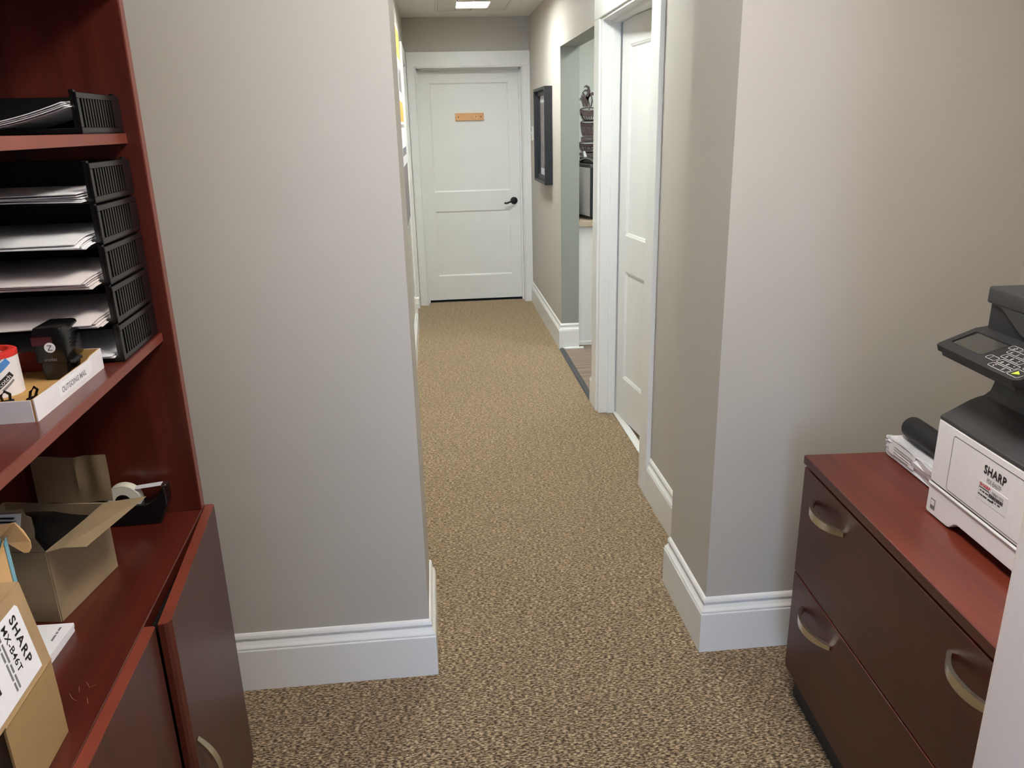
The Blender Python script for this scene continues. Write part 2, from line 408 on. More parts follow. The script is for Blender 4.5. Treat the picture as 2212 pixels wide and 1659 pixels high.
wr.data.materials.append(M['sage_shaded'])
for p in wr.data.polygons:      # the lining of the kitchen opening gets the kitchen's paint darkened for its shade
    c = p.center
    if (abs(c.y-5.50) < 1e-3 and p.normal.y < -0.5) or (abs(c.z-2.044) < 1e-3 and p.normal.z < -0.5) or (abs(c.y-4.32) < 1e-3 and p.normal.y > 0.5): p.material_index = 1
b = NB(); box(b, 1.60, 1.72, 0.80, 2.005, 0, ZC); struct('wall_alcove', b, M['wall'], 'side wall of the alcove behind the printer', 'wall')
# near corner wall with a rounded edge
b = NB(); r = 0.016; pts = [(0.69+r*(1-math.cos(a)), 0.80-r*(1-math.sin(a))) for a in [PI/2*i/5 for i in range(6)]]
prism(b, pts+[(1.72, 0.80), (1.72, 0.68), (0.81, 0.68), (0.81, -0.35), (0.69, -0.35)], 'z', 0, ZC)
struct('wall_near', b, M['nearwall'], 'pale wall corner in the right foreground in front of the cabinet', 'wall')
b = NB(); box(b, -1.3, -1.2, -0.5, 2.005, 0, ZC); box(b, -1.3, -1.2, -3.7, -2.7, 0, ZC); box(b, -1.3, -1.2, -2.7, -0.5, 0, 0.8); box(b, -1.3, -1.2, -2.7, -0.5, 2.1, ZC)
struct('wall_office_left', b, M['wall'], 'office wall behind the bookcase', 'wall')
b = NB(); box(b, 2.6, 2.7, -3.7, YF, 0, ZC); struct('wall_office_right', b, M['wall'], 'far right wall of the office', 'wall')
b = NB(); box(b, -0.25, 2.6, -3.7, -3.6, 0, ZC); box(b, -1.2, -1.15, -3.7, -3.6, 0, ZC); box(b, -1.15, -0.25, -3.7, -3.6, 0, 0.06); box(b, -1.15, -0.25, -3.7, -3.6, 2.1, ZC)
struct('wall_office_back', b, M['wall'], 'office wall behind the camera', 'wall')
w1 = bpy.data.objects.new('window_1', None); COL.objects.link(w1); w1['kind'] = 'structure'; setp(w1, 'office window in the left wall behind the camera', 'window'); w1.location = (-1.25, -1.6, 0.8)
BASE[w1] = Vector((-1.25, -1.6, 0.8))
b = NB(); box(b, -1.28, -1.22, -2.7, -2.65, 0.8, 2.1); box(b, -1.28, -1.22, -0.55, -0.5, 0.8, 2.1); box(b, -1.28, -1.22, -2.65, -0.55, 0.8, 0.85); box(b, -1.28, -1.22, -2.65, -0.55, 2.05, 2.1); box(b, -1.28, -1.22, -1.62, -1.58, 0.85, 2.05)
part('window_frame', b, M['trim'], w1)
for ya_, yb_ in ((-2.65, -1.62), (-1.58, -0.55)):
    b = NB(); box(b, -1.252, -1.248, ya_, yb_, 0.85, 2.05); part('pane', b, M['glass'], w1)
w2 = bpy.data.objects.new('window_2', None); COL.objects.link(w2); w2['kind'] = 'structure'; setp(w2, 'tall glazed entrance panel in the office wall behind the camera', 'window'); w2.location = (-0.7, -3.65, 0.06)
BASE[w2] = Vector((-0.7, -3.65, 0.06))
b = NB(); box(b, -1.15, -1.09, -3.68, -3.62, 0.06, 2.1); box(b, -0.31, -0.25, -3.68, -3.62, 0.06, 2.1); box(b, -1.09, -0.31, -3.68, -3.62, 0.06, 0.12); box(b, -1.09, -0.31, -3.68, -3.62, 2.04, 2.1)
part('window_frame', b, M['trim'], w2)
b = NB(); box(b, -1.09, -0.31, -3.652, -3.648, 0.12, 2.04); part('pane', b, M['glass'], w2)
# rooms behind the right wall
b = NB(); box(b, 1.0, 2.6, 4.20, 4.32, 0, ZC); struct('wall_kitchen_near', b, M['sage'], 'near wall of the kitchen nook', 'wall')
b = NB(); box(b, 1.0, 2.6, 6.15, 6.27, 0, ZC); struct('wall_kitchen', b, M['sage'], 'pale sage kitchen wall behind the cup ornament', 'wall')

# baseboards
PROF = [(0, 0), (0.018, 0), (0.018, 0.133), (0.0165, 0.136), (0.0148, 0.1365), (0.0148, 0.139), (0.0165, 0.1405), (0.0155, 0.144), (0.0105, 0.151), (0.0065, 0.159), (0.0055, 0.163), (0.0055, 0.1655), (0.0085, 0.1675), (0.0088, 0.172), (0.0065, 0.179), (0.003, 0.184), (0, 0.186)]
def baseboard(name, path, label):
    b = NB(); profile_path(b, path, PROF); struct(name, b, M['trim'], label, 'baseboard')
baseboard('baseboard_left', [(-1.2, 2.005), (-0.081, 2.005), (-0.081, 2.34), (XL, 2.34), (XL, 6.22)], 'white baseboard around the left wall stub')
baseboard('baseboard_right', [(XR, 3.05), (XR, 2.375), (0.76, 2.375), (0.76, 2.005), (1.6, 2.005), (1.6, 0.80)], 'white baseboard around the right corner post')
baseboard('baseboard_opening', [(1.0, 4.32), (XR, 4.32), (XR, 4.275)], 'short white baseboard between kitchen opening and door casing')
baseboard('baseboard_hall_right', [(XR, 7.15), (XR, 5.50), (1.0, 5.50)], 'white baseboard along the right hallway wall below the framed picture')
b = NB(); box(b, 0.885, 1.03, 5.455, 5.482, 0, 0.012, 0.002); struct('trim_1', b, M['trim'], 'small white shoe moulding on the kitchen floor', 'moulding')
b = NB(); sweep(b, [(0.872, 4.33+1.14*i/8, 0.0) for i in range(9)], [(-0.02, 0), (-0.012, 0.008), (0, 0.011), (0.012, 0.008), (0.02, 0)])
struct('trim_2', b, M['rubber'], 'dark rubber transition strip between carpet and plank floor', 'transition strip')

# ---------------------------------------------------------------- doors
def door_slab(w, h, t, panels, rec=0.009, bev=0.012):
    """slab with its face towards -y, x 0..w, z 0..h; panels = (x0,x1,z0,z1) sunk into the face"""
    bm = bmesh.new()
    xs = sorted({0, w} | {p[0] for p in panels} | {p[1] for p in panels}); zs = sorted({0, h} | {p[2] for p in panels} | {p[3] for p in panels})
    V = {}
    def vx(x, y, z):
        k = (round(x, 5), round(y, 5), round(z, 5))
        if k not in V: V[k] = bm.verts.new(k)
        return V[k]
    def q(*p): bm.faces.new([vx(*c) for c in p])
    for i in range(len(xs)-1):
        for j in range(len(zs)-1):
            x0, x1, z0, z1 = xs[i], xs[i+1], zs[j], zs[j+1]
            if any(abs(p[0]-x0) < 1e-6 and abs(p[1]-x1) < 1e-6 and abs(p[2]-z0) < 1e-6 and abs(p[3]-z1) < 1e-6 for p in panels):
                ring = [(x0, 0, z0), (x1, 0, z0), (x1, 0, z1), (x0, 0, z1)]
                for ins, dep in ((0.004, 0.003), (bev*0.55, 0.004), (bev, rec)):
                    nx = [(x0+ins, dep, z0+ins), (x1-ins, dep, z0+ins), (x1-ins, dep, z1-ins), (x0+ins, dep, z1-ins)]
                    for k in range(4): q(ring[k], ring[(k+1) % 4], nx[(k+1) % 4], nx[k])
                    ring = nx
                q(*ring)
            else: q((x0, 0, z0), (x1, 0, z0), (x1, 0, z1), (x0, 0, z1))
    q((0, t, 0), (0, t, h), (w, t, h), (w, t, 0))
    bm2 = bmesh.new(); merge(bm2, bm)
    # rim
    t2 = bmesh.new()
    for a, c in (((0, 0), (0, h)), ((w, h), (w, 0)), ((0, h), (w, h)), ((w, 0), (0, 0))):
        t2.faces.new([t2.verts.new(p) for p in ((a[0], 0, a[1]), (a[0], t, a[1]), (c[0], t, c[1]), (c[0], 0, c[1]))])
    merge(bm2, t2); bmesh.ops.remove_doubles(bm2, verts=bm2.verts[:], dist=1e-5); bmesh.ops.recalc_face_normals(bm2, faces=bm2.faces[:])
    return bm2
# far door, set back in its frame
b = door_slab(0.886, 2.014, 0.04, [(0.098, 0.786, 0.985, 1.905), (0.098, 0.786, 0.223, 0.815)])
bmesh.ops.translate(b, verts=b.verts[:], vec=(-0.093, 7.29, 0.018))
d1 = struct('door_1', b, M['trim'], 'closed white two-panel door with brass plate at the hallway end', 'door')
b = NB(); lathe(b, [(0.0, -0.022), (0.014, -0.021), (0.016, -0.014), (0.030, -0.010), (0.033, -0.004), (0.033, 0.0)], (0.724, 7.29, 0.91), 'y', 28)
hd = part('door_handle', b, M['bronze'], d1, True)
b = NB(); sweep(b, [(0.724, 7.27, 0.91), (0.724, 7.245, 0.91), (0.705, 7.238, 0.910), (0.680, 7.238, 0.902), (0.655, 7.240, 0.893), (0.640, 7.242, 0.893), (0.632, 7.243, 0.897)], circ(0.0085, 10), up=(0.1, 0.2, 1))
part('lever', b, M['bronze'], hd, True)
b = NB(); box(b, 0.222, 0.474, 7.284, 7.29, 1.610, 1.673, 0.002); npl = part('name_plate', b, M['brass'], d1); npl['label'] = 'brass plate holder'
b = NB(); box(b, 0.226, 0.470, 7.2825, 7.2845, 1.612, 1.617, 0.0006); box(b, 0.226, 0.470, 7.2825, 7.2845, 1.666, 1.671, 0.0006); part('plate_rail', b, M['brass'], npl)
for x in (0.25, 0.447):
    b = NB(); lathe(b, [(0, -0.0015), (0.004, -0.001), (0.005, 0)], (x, 7.284, 1.641), 'y', 12); part('screw', b, M['bronze'], npl)
b = NB(); box(b, 0.388, 0.420, 7.2832, 7.2845, 1.631, 1.652); part('slot_tab', b, M['tan'], npl)
b = NB(); lathe(b, [(0, -0.001), (0.005, -0.001), (0.005, 0)], (0.404, 7.2832, 1.642), 'y', 12); part('screw', b, M['ink'], npl)
# far door frame: jambs, casing legs, head
b = NB(); box(b, -0.10, -0.095, 7.15, 7.32, 0, 2.04); box(b, 0.795, 0.80, 7.15, 7.32, 0, 2.04); box(b, -0.10, 0.80, 7.15, 7.32, 2.036, 2.046)
box(b, -0.095, -0.083, 7.25, 7.285, 0, 2.036); box(b, 0.783, 0.795, 7.25, 7.285, 0, 2.036); box(b, -0.095, 0.795, 7.25, 7.285, 2.024, 2.036)
struct('trim_3', b, M['trim'], 'white jamb around the far door', 'door jamb')
t4 = bpy.data.objects.new('trim_4', None); COL.objects.link(t4); t4['kind'] = 'structure'; setp(t4, 'flat white casing around the far door', 'door casing')
for nm, a in (('casing_leg', (XL+0.02, -0.103, 0, 2.045)), ('casing_leg', (0.803, XR-0.001, 0, 2.045)), ('casing_head', (XL+0.02, XR-0.001, 2.045, 2.162))):
    b = NB(); box(b, a[0], a[1], 7.150, 7.170, a[2], a[3], 0.0015, 1); part(nm, b, M['trim'], t4)
for nm, a in (('bead', (-0.109, -0.101, 0, 2.052)), ('bead', (0.801, 0.809, 0, 2.052)), ('bead', (-0.109, 0.809, 2.043, 2.052))):
    b = NB(); box(b, a[0], a[1], 7.144, 7.16, a[2], a[3], 0.002, 2); part(nm, b, M['trim'], t4)
b = NB(); box(b, -0.095, 0.795, 7.272, 7.345, -0.01, 0.003); struct('trim_9', b, M['blackmatte'], 'black strip standing in for the shaded gap under the far door', 'threshold')  # shade of the gap below the door, laid in as a black strip
b = NB(); box(b, -0.4, 1.0, 7.34, 7.38, 0, 2.2); struct('wall_far_room', b, M['blackmatte'], 'black panel standing in for the unlit room behind the far door', 'wall')  # unseen panel coloured black in place of the unlit room

# ajar door on the right
DF = Frame(0.959, 4.098, 6.0)
b = door_slab(0.88, 2.026, 0.035, [(0.10, 0.78, 1.000, 1.908), (0.10, 0.78, 0.230, 0.816)], rec=0.010, bev=0.016)
for v in b.verts:   # face to -x of the door's own frame, hinge at the far end
    x, y, z = v.co; v.co = Vector((y, -x, z+0.012))
bmesh.ops.reverse_faces(b, faces=b.faces[:]); bmesh.ops.recalc_face_normals(b, faces=b.faces[:])
d2 = struct('door_2', b, M['trim'], 'white two-panel door standing slightly ajar on the right', 'door'); d2.location = DF.w((0, 0, 0)); d2.rotation_euler = (0, 0, DF.a)
b = NB(); lathe(b, [(0.0, -0.055), (0.018, -0.055), (0.026, -0.045), (0.022, -0.025), (0.012, -0.018), (0.03, -0.006), (0.03, 0)], (0, -0.81, 0.95), 'x', 20); part('door_knob', b, M['bronze'], d2, True)
b = NB()
box(b, 0.862, 1.0, 4.118, 4.166, 0, 2.052, 0.003, 2); box(b, 0.862, 1.0, 3.164, 3.190, 0, 2.052, 0.001, 1); box(b, 0.862, 1.0, 3.19, 4.118, 2.040, 2.052)
box(b, 0.912, 0.953, 4.104, 4.120, 0, 2.040, 0.003, 2); box(b, 0.912, 0.953, 3.190, 3.202, 0, 2.040, 0.001, 1); box(b, 0.912, 0.953, 3.202, 4.106, 2.028, 2.040)
struct('trim_5', b, M['trim'], 'white jamb with door stop around the ajar door', 'door jamb')
t6 = bpy.data.objects.new('trim_6', None); COL.objects.link(t6); t6['kind'] = 'structure'; setp(t6, 'flat white casing around the ajar door', 'door casing')
for nm, a in (('casing_leg', (4.155, 4.275, 0, 2.052)), ('casing_leg', (3.052, 3.175, 0, 2.052)), ('casing_head', (3.052, 4.275, 2.052, 2.168))):
    b = NB(); box(b, 0.852, XR, a[0], a[1], a[2], a[3], 0.003, 2); part(nm, b, M['trim'], t6)
b = NB(); box(b, 0.945, 0.985, 3.19, 4.118, 0.0, 0.007, 0.003); struct('trim_7', b, M['trim'], 'pale threshold strip under the ajar door', 'threshold')

# door on the left hallway wall, seen edge on
b = door_slab(0.72, 2.026, 0.035, [(0.09, 0.63, 1.0, 1.908), (0.09, 0.63, 0.23, 0.816)])
for v in b.verts:
    x, y, z = v.co; v.co = Vector((XL-0.08-y, 6.32+x, z+0.012))
bmesh.ops.recalc_face_normals(b, faces=b.faces[:])
d3 = struct('door_3', b, M['trim'], 'white door in the left hallway wall seen edge on', 'door')
t8 = bpy.data.objects.new('trim_8', None); COL.objects.link(t8); t8['kind'] = 'structure'; setp(t8, 'white casing around the left hallway door', 'door casing')
for nm, a in (('casing_leg', (6.22, 6.31, 0, 2.05)), ('casing_leg', (7.05, 7.14, 0, 2.05)), ('casing_head', (6.22, 7.14, 2.05, 2.16))):
    b = NB(); box(b, XL, XL+0.018, a[0], a[1], a[2], a[3], 0.0015, 1); part(nm, b, M['trim'], t8)
b = NB(); box(b, XL-0.12, XL+0.005, 6.300, 6.318, 0, 2.05); box(b, XL-0.12, XL+0.005, 7.042, 7.06, 0, 2.05); box(b, XL-0.12, XL+0.005, 6.318, 7.042, 2.04, 2.05); part('jamb', b, M['trim'], t8)

# ---------------------------------------------------------------- ceiling lights
def ceiling_light(x, y, w, l, lens_w, mat, label, group, rec=0.0, le=0.075):
    """rec > 0: the lens sits that deep in a white pan above the ceiling"""
    t = thing('ceiling_light', label, 'ceiling light', WF, (x, y, ZC), group)
    b = NB()
    for a in ((x-w/2, x-w/2+0.02, y-l/2, y+l/2), (x+w/2-0.02, x+w/2, y-l/2, y+l/2), (x-w/2+0.02, x+w/2-0.02, y-l/2, y-l/2+0.02), (x-w/2+0.02, x+w/2-0.02, y+l/2-0.02, y+l/2)):
        box(b, a[0], a[1], a[2], a[3], ZC-0.006, ZC+0.05 if rec else ZC, 0.002, 1)
    part('frame', b, M['louver'], t)
    zi = ZC-0.002; xa, xb = x-lens_w/2, x+lens_w/2; zt_ = ZC+0.004 if rec else ZC
    for p0, p1 in ((x-w/2+0.022, xa-0.006), (xb+0.006, x+w/2-0.022)):
        b = NB(); box(b, p0, p1, y-l/2+0.022, y+l/2-0.022, zi-0.002, zt_, 0.001, 1); part('louver_panel', b, M['louver'], t)
    for yy in (y-l/2+0.022, y+l/2-0.022-le):
        for q0, q1 in ((xa, (xa+xb)/2-0.003), ((xa+xb)/2+0.003, xb)):
            b = NB(); box(b, q0, q1, yy, yy+le, zi-0.002, zt_, 0.001, 1); part('louver_panel', b, M['louver'], t)
    ya_, yb_ = y-l/2+0.022+le+0.004, y+l/2-0.022-le-0.004
    if rec:
        b = NB(); z0, z1 = ZC, ZC+rec+0.004
        box(b, xa-0.008, xa-0.002, ya_-0.008, yb_+0.008, z0, z1); box(b, xb+0.002, xb+0.008, ya_-0.008, yb_+0.008, z0, z1); box(b, xa-0.002, xb+0.002, ya_-0.008, ya_-0.002, z0, z1); box(b, xa-0.002, xb+0.002, yb_+0.002, yb_+0.008, z0, z1)
        box(b, x-w/2, x+w/2, y-l/2, y+l/2, z1, z1+0.004); part('pan', b, M['louver'], t)
        b = NB(); box(b, xa-0.002, xb+0.002, ya_-0.002, yb_+0.002, ZC+rec-0.004, ZC+rec+0.003); part('lens', b, mat, t)
    else:
        b = NB(); box(b, xa, xb, ya_, yb_, zi-0.010, ZC, 0.002, 1); part('lens', b, mat, t)
ceiling_light(0.364, 6.49, 0.566, 0.60, 0.242, M['lens_hall_far'], 'square ceiling light with bright centre lens near the far door', 'hallway ceiling lights', 0.030, 0.11)
ceiling_light(0.34, 5.65, 0.566, 0.60, 0.242, M['lens_hall_added'], 'added square ceiling light beside the kitchen opening, unseen, brightening the far hallway', 'hallway ceiling lights', 0.045)  # unseen fixture added to light the hallway walls past the opening
ceiling_light(0.34, 3.5, 0.566, 0.60, 0.242, M['lens_hall_mid'], 'square ceiling light in the hallway beside the ajar door, out of view', 'hallway ceiling lights', 0.045)
ceiling_light(0.36, 0.95, 0.60, 1.2, 0.40, M['lens_office'], 'long ceiling light in front of the hallway entrance, out of view', 'office ceiling lights')
ceiling_light(0.0, -0.9, 0.60, 1.2, 0.40, M['lens_office_mid'], 'long ceiling light behind the camera, out of view', 'office ceiling lights')
ceiling_light(1.7, -2.2, 0.60, 1.2, 0.40, M['lens_office_back'], 'long ceiling light near the office window, out of view', 'office ceiling lights')
ceiling_light(1.6, 4.95, 0.60, 0.60, 0.30, M['lens_kitchen'], 'square ceiling light in the kitchen, out of view', 'kitchen ceiling light', 0.045)

# ---------------------------------------------------------------- credenza and hutch on the left
LEN = 1.83; YB = -LEN
cz = thing('credenza', 'low cherry credenza with doors in the left foreground', 'cabinet', BF, (0, 0, 0))
b = NB(); box(b, -0.50, 0, YB, 0.026, 0.737, 0.762, 0.0015, 1); part('top', b, M['wood_y'], cz)
b = NB(); box(b, -0.49, -0.004, YB+0.02, 0.002, 0.06, 0.737); part('body', b, M['groove'], cz)
b = NB(); box(b, -0.50, -0.001, 0.003, 0.026, 0.0, 0.737, 0.001, 1); part('end_panel', b, M['wood_z'], cz)
b = NB(); box(b, -0.50, -0.001, YB, YB+0.022, 0.0, 0.737, 0.001, 1); part('end_panel', b, M['wood_z'], cz)
b = NB(); box(b, -0.48, -0.06, YB+0.02, 0.003, 0.0, 0.06); part('plinth', b, M['toe'], cz)
def arch_handle(bm, c, axis, L, out, od, w, th, n=14):
    """bow handle: c = middle of its footprint, axis 'y' or 'z', out = bulge, od = +1/-1 along x"""
    path = []; sec = []
    for i in range(n+1):
        s = -1+2*i/n; bul = out*(1-abs(s)**2.2)
        d = s*L/2
        path.append((c[0]+od*bul, c[1]+(d if axis == 'y' else 0), c[2]+(d if axis == 'z' else 0)))
        k = 0.55+0.45*(1-s*s); sec.append(rect(w*k, th*(1.2-0.2*(1-s*s))) if axis == 'y' else rect(w*k, th))
    if axis == 'y': sec = [[(bq, a) for a, bq in s_] for s_ in sec]
    sweep(bm, path, sec, up=(0, 0, 1) if axis == 'y' else (1, 0, 0))
    return bm
def credenza_door(ya, yb, openout, hy):
    """ya far end, yb near end; openout = how far the near edge stands out"""
    b = NB(); th = 0.021
    pts = [(0.001, ya), (th-0.004, ya), (th, ya-0.004), (th+openout, yb+0.012), (th+openout-0.004, yb+0.003), (th+openout-0.010, yb), (0.001+openout, yb)]
    prism(b, pts, 'z', 0.045, 0.7605, 0.0012); d = part('door', b, M['doorwood'], cz)
    b = NB(); prism(b, [(p[0], p[1]) for p in pts], 'z', 0.7606, 0.7618); part('edge_band', b, M['band'], d)
    b = NB(); prism(b, [(0.001+openout, yb-0.0008), (th+openout-0.010, yb-0.0008), (th+openout-0.004, yb+0.0022), (th+openout+0.0006, yb+0.012), (th+openout-0.004, yb+0.006), (0.001+openout, yb+0.002)], 'z', 0.046, 0.7605); part('edge_band', b, M['wood_z'], d)
    b = NB(); arch_handle(b, (th+openout*abs(hy-ya)/abs(yb-ya), hy, 0.405), 'z', 0.165, 0.032, 1, 0.020, 0.007); part('handle', b, M['nickel'], d, True)
credenza_door(0.026, -0.437, 0.022, -0.408)
credenza_door(-0.441, -0.905, 0.0, -0.86)
credenza_door(-0.909, -1.372, 0.0, -0.95)
credenza_door(-1.376, -1.83, 0.0, -1.79)

hu = thing('hutch', 'tall cherry hutch with open shelves standing on the credenza', 'bookcase', BF, (0, 0, 0.762))
b = NB(); box(b, -0.36, -0.0015, 0.0, 0.024, 0.762, 1.835, 0.001, 1); sp = part('side_panel', b, M['wood_z'], hu)
b = NB(); box(b, -0.0016, 0.0, 0.0005, 0.0235, 0.763, 1.835); part('edge_band', b, M['band'], sp)
b = NB(); box(b, -0.36, 0, YB, YB+0.022, 0.762, 1.835, 0.001, 1); part('side_panel', b, M['wood_z'], hu)
b = NB(); box(b, -0.365, -0.35, YB+0.02, 0.0, 0.762, 1.835); part('back_panel', b, M['wood_z'], hu)
b = NB(); box(b, -0.36, 0, YB+0.02, 0.0, 1.812, 1.835, 0.001, 1); part('top_panel', b, M['wood_y'], hu)
b = NB(); box(b, -0.35, -0.027, YB+0.022, -0.0005, 1.550, 1.569, 0.001, 1); sh = part('shelf', b, M['wood_y'], hu)
b = NB(); box(b, -0.0275, -0.026, YB+0.022, -0.0005, 1.5505, 1.5685); part('edge_band', b, M['band'], sh)
b = NB(); box(b, -0.35, -0.023, YB+0.022, -0.0005, 1.156, 1.174, 0.001, 1); sh = part('shelf', b, M['wood_y'], hu)
b = NB(); box(b, -0.0235, -0.022, YB+0.022, -0.0005, 1.1565, 1.1735); part('edge_band', b, M['band'], sh)

# black letter trays
ZS, ZT = 1.174, 1.569
def letter_tray(z0, label, group, x1=-0.028):
    y0, y1, x0, h = -0.215, -0.004, -0.335, 0.0665
    t = thing('letter_tray', label, 'letter tray', BF, ((x0+x1)/2, (y0+y1)/2, z0), group)
    b = NB(); box(b, x0, x1, y0, y1, z0, z0+0.004, 0.001, 1); box(b, x0, x1, y0, y0+0.004, z0, z0+0.010, 0.001, 1); part('floor_plate', b, M['black'], t)
    for xa, xb, nm in ((x1-0.004, x1, 'slotted_side'), (x0, x0+0.004, 'slotted_side')):
        b = NB(); box(b, xa, xb, y0, y1, z0, z0+0.011, 0.0008, 1); box(b, xa, xb, y0, y1, z0+h-0.010, z0+h, 0.0008, 1)
        box(b, xa, xb, y0, y0+0.011, z0+0.011, z0+h-0.010); box(b, xa, xb, y1-0.044, y1, z0+0.011, z0+h-0.010)
        n = 12; s0, s1 = y0+0.011, y1-0.044; st = (s1-s0)/n
        for i in range(1, n): box(b, xa, xb, s0+st*i-0.0026, s0+st*i+0.0026, z0+0.011, z0+h-0.010)
        part(nm, b, M['black'], t)
    b = NB(); box(b, x0, x1-0.004, y1-0.005, y1, z0+0.004, z0+h, 0.001, 1); part('back_wall', b, M['black'], t)
    for yy in (y0+0.006, y1-0.012):
        b = NB(); box(b, x1-0.012, x1-0.004, yy-0.005, yy+0.005, z0+0.004, z0+h+0.004, 0.001, 1); part('stacking_post', b, M['black'], t)
ORD = ['bottom', 'second from the bottom', 'middle', 'second from the top', 'topmost']
for i in range(5):
    letter_tray(ZS+0.0705*i, 'black slotted letter tray, %s of the stack of five' % ORD[i], 'stacked letter trays')
letter_tray(ZT, 'single black slotted letter tray holding curling papers on the upper shelf', 'letter tray on the upper shelf')
def papers(zb, label, group, y0, tipy, n, droop, mat, xr=-0.04):
    t = thing('paper_stack', label, 'papers', BF, (-0.19, -0.12, zb), group)
    for k in range(n):
        dz = k*0.0034; xo = xr-random.random()*0.006-0.0015*k; ya = y0+random.random()*0.02-0.006*k; sk = (random.random()-0.5)*0.03
        def fn(u, v, xo=xo, ya=ya, dz=dz, sk=sk, k=k):
            x = -0.325+(xo+0.325)*u; yy = ya+(-0.012-ya)*v+sk*(u-0.5)*(1-v)
            o = max(0.0, (-0.212-yy))
            return Vector((x, yy, zb+0.0016+dz+0.003*math.sin(u*3+k)*(1-v)*0.5-droop*o*o*10+0.004*o))
        b = NB(); sheet(b, fn, 8, 10, 0.0014); part('sheet', b, mat, t, True)
G = 'papers in the stacked trays'
papers(ZS+0.0705*4+0.004, 'white paper pile in the topmost tray of the stack', G, -0.235, 0, 5, 0.1, M['paper'])
papers(ZS+0.0705*3+0.004, 'white paper pile in the tray second from the top', G, -0.262, 0, 5, 0.2, M['paper'])
papers(ZS+0.0705*2+0.004, 'pinkish white paper pile in the middle tray of the stack', G, -0.268, 0, 6, 0.1, M['paper2'])
papers(ZS+0.0705*1+0.004, 'white paper pile in the tray second from the bottom', G, -0.262, 0, 5, 0.1, M['paper2'])
papers(ZS+0.004, 'white paper pile in the bottom tray behind the hand stamp', G, -0.214, 0, 4, 0.0, M['paper'])
t = thing('paper_stack', 'white papers curling up the side of the single tray on the upper shelf', 'papers', BF, (-0.2, -0.12, ZT+0.004))
for k in range(5):
    def fn(u, v, k=k):
        x = -0.33+0.292*u-0.003*k; yy = -0.232+0.004*k+(0.21)*v-0.012*math.sin(k*2.1)*(1-v)
        lift = 0.050*max(0, (u-0.35)/0.65)**1.8
        return Vector((x, yy, ZT+0.0060+0.0018*k+lift*(0.75+0.25*v)))
    b = NB(); sheet(b, fn, 16, 6, 0.0012); part('sheet', b, M['paper'], t, True)

# outgoing mail tray and what lies in it
mx0, mx1, my0, my1 = -0.34, -0.055, -0.520, -0.247
mt = thing('cardboard_tray', 'shallow white cardboard box lid with kraft inside and mail label', 'cardboard tray', BF, ((mx0+mx1)/2, (my0+my1)/2, ZS))
b = NB(); box(b, mx0+0.002, mx1-0.002, my0+0.002, my1-0.002, ZS, ZS+0.003); part('bottom', b, M['kraftin'], mt)
def wallpair(name, pin, pout):
    b = NB(); plate(b, pout, 0.0016); w_ = part(name, b, M['whiteboard'], mt)
    b = NB(); plate(b, pin, 0.0014); part('lining', b, M['kraftin'], w_)
hh = 0.036
wallpair('front_wall', [(mx1-0.0018, my0, ZS), (mx1-0.0018, my1, ZS), (mx1-0.0018, my1, ZS+hh), (mx1-0.0018, -0.295, ZS+hh-0.001), (mx1-0.0018, -0.305, ZS+hh-0.004), (mx1-0.0018, my0, ZS+hh-0.002)],
         [(mx1, my0, ZS), (mx1, my1, ZS), (mx1, my1, ZS+hh), (mx1, -0.294, ZS+hh-0.001), (mx1, -0.305, ZS+hh-0.004), (mx1, my0, ZS+hh-0.002)])
wallpair('near_wall', [(mx0, my0+0.0018, ZS), (mx1-0.003, my0+0.0018, ZS), (mx1-0.003, my0+0.0018, ZS+hh-0.003), (mx0, my0+0.0018, ZS+hh-0.003)], [(mx0, my0, ZS), (mx1-0.004, my0, ZS), (mx1-0.004, my0, ZS+hh-0.003), (mx0, my0, ZS+hh-0.003)])
wallpair('far_wall', [(mx0, my1-0.0018, ZS), (mx1-0.003, my1-0.0018, ZS), (mx1-0.003, my1-0.0018, ZS+hh), (mx0, my1-0.0018, ZS+hh)], [(mx0, my1, ZS), (mx1-0.003, my1, ZS), (mx1-0.003, my1, ZS+hh), (mx0, my1, ZS+hh)])
wallpair('back_wall', [(mx0+0.0018, my0, ZS), (mx0+0.0018, my1, ZS), (mx0+0.0018, my1, ZS+hh), (mx0+0.0018, my0, ZS+hh)], [(mx0, my0, ZS), (mx0, my1, ZS), (mx0, my1, ZS+hh), (mx0, my0, ZS+hh)])
b = NB(); plate(b, [(mx1+0.001, -0.438, ZS+0.008), (mx1+0.001, -0.300, ZS+0.008), (mx1+0.001, -0.300, ZS+0.027), (mx1+0.001, -0.438, ZS+0.027)], 0.0004); lb = part('address_label', b, M['paper'], mt)
b = text_bm('OUTGOING MAIL', 0.0125, lambda u, v, w: (mx1+0.0014, -0.427+u*0.1/w, ZS+0.013+v), 0.025); part('lettering', b, M['greyink'], lb)

# self-inking stamp
zb = ZS+0.003; sx, sy = -0.104, -0.292
st = thing('hand_stamp', 'black self-inking hand stamp with round white logo in the cardboard tray', 'stamp', BF, (sx, sy, zb))
b = NB(); prism(b, [(sx-0.020, zb+0.0), (sx+0.020, zb), (sx+0.023, zb+0.034), (sx-0.023, zb+0.034)], 'y', sy-0.026, sy+0.026, 0.003); part('base_frame', b, M['black'], st)
b = NB(); prism(b, [(sx-0.0255, zb+0.030), (sx+0.0255, zb+0.030), (sx+0.0265, zb+0.075), (sx+0.0225, zb+0.092), (sx-0.0225, zb+0.092), (sx-0.0265, zb+0.075)], 'y', sy-0.032, sy+0.040, 0.005); cap = part('cap', b, M['black'], st, True)
b = NB(); box(b, sx-0.0258, sx+0.006, sy-0.0328, sy-0.0318, zb+0.062, zb+0.076); part('colour_label', b, M['maroon'], cap)
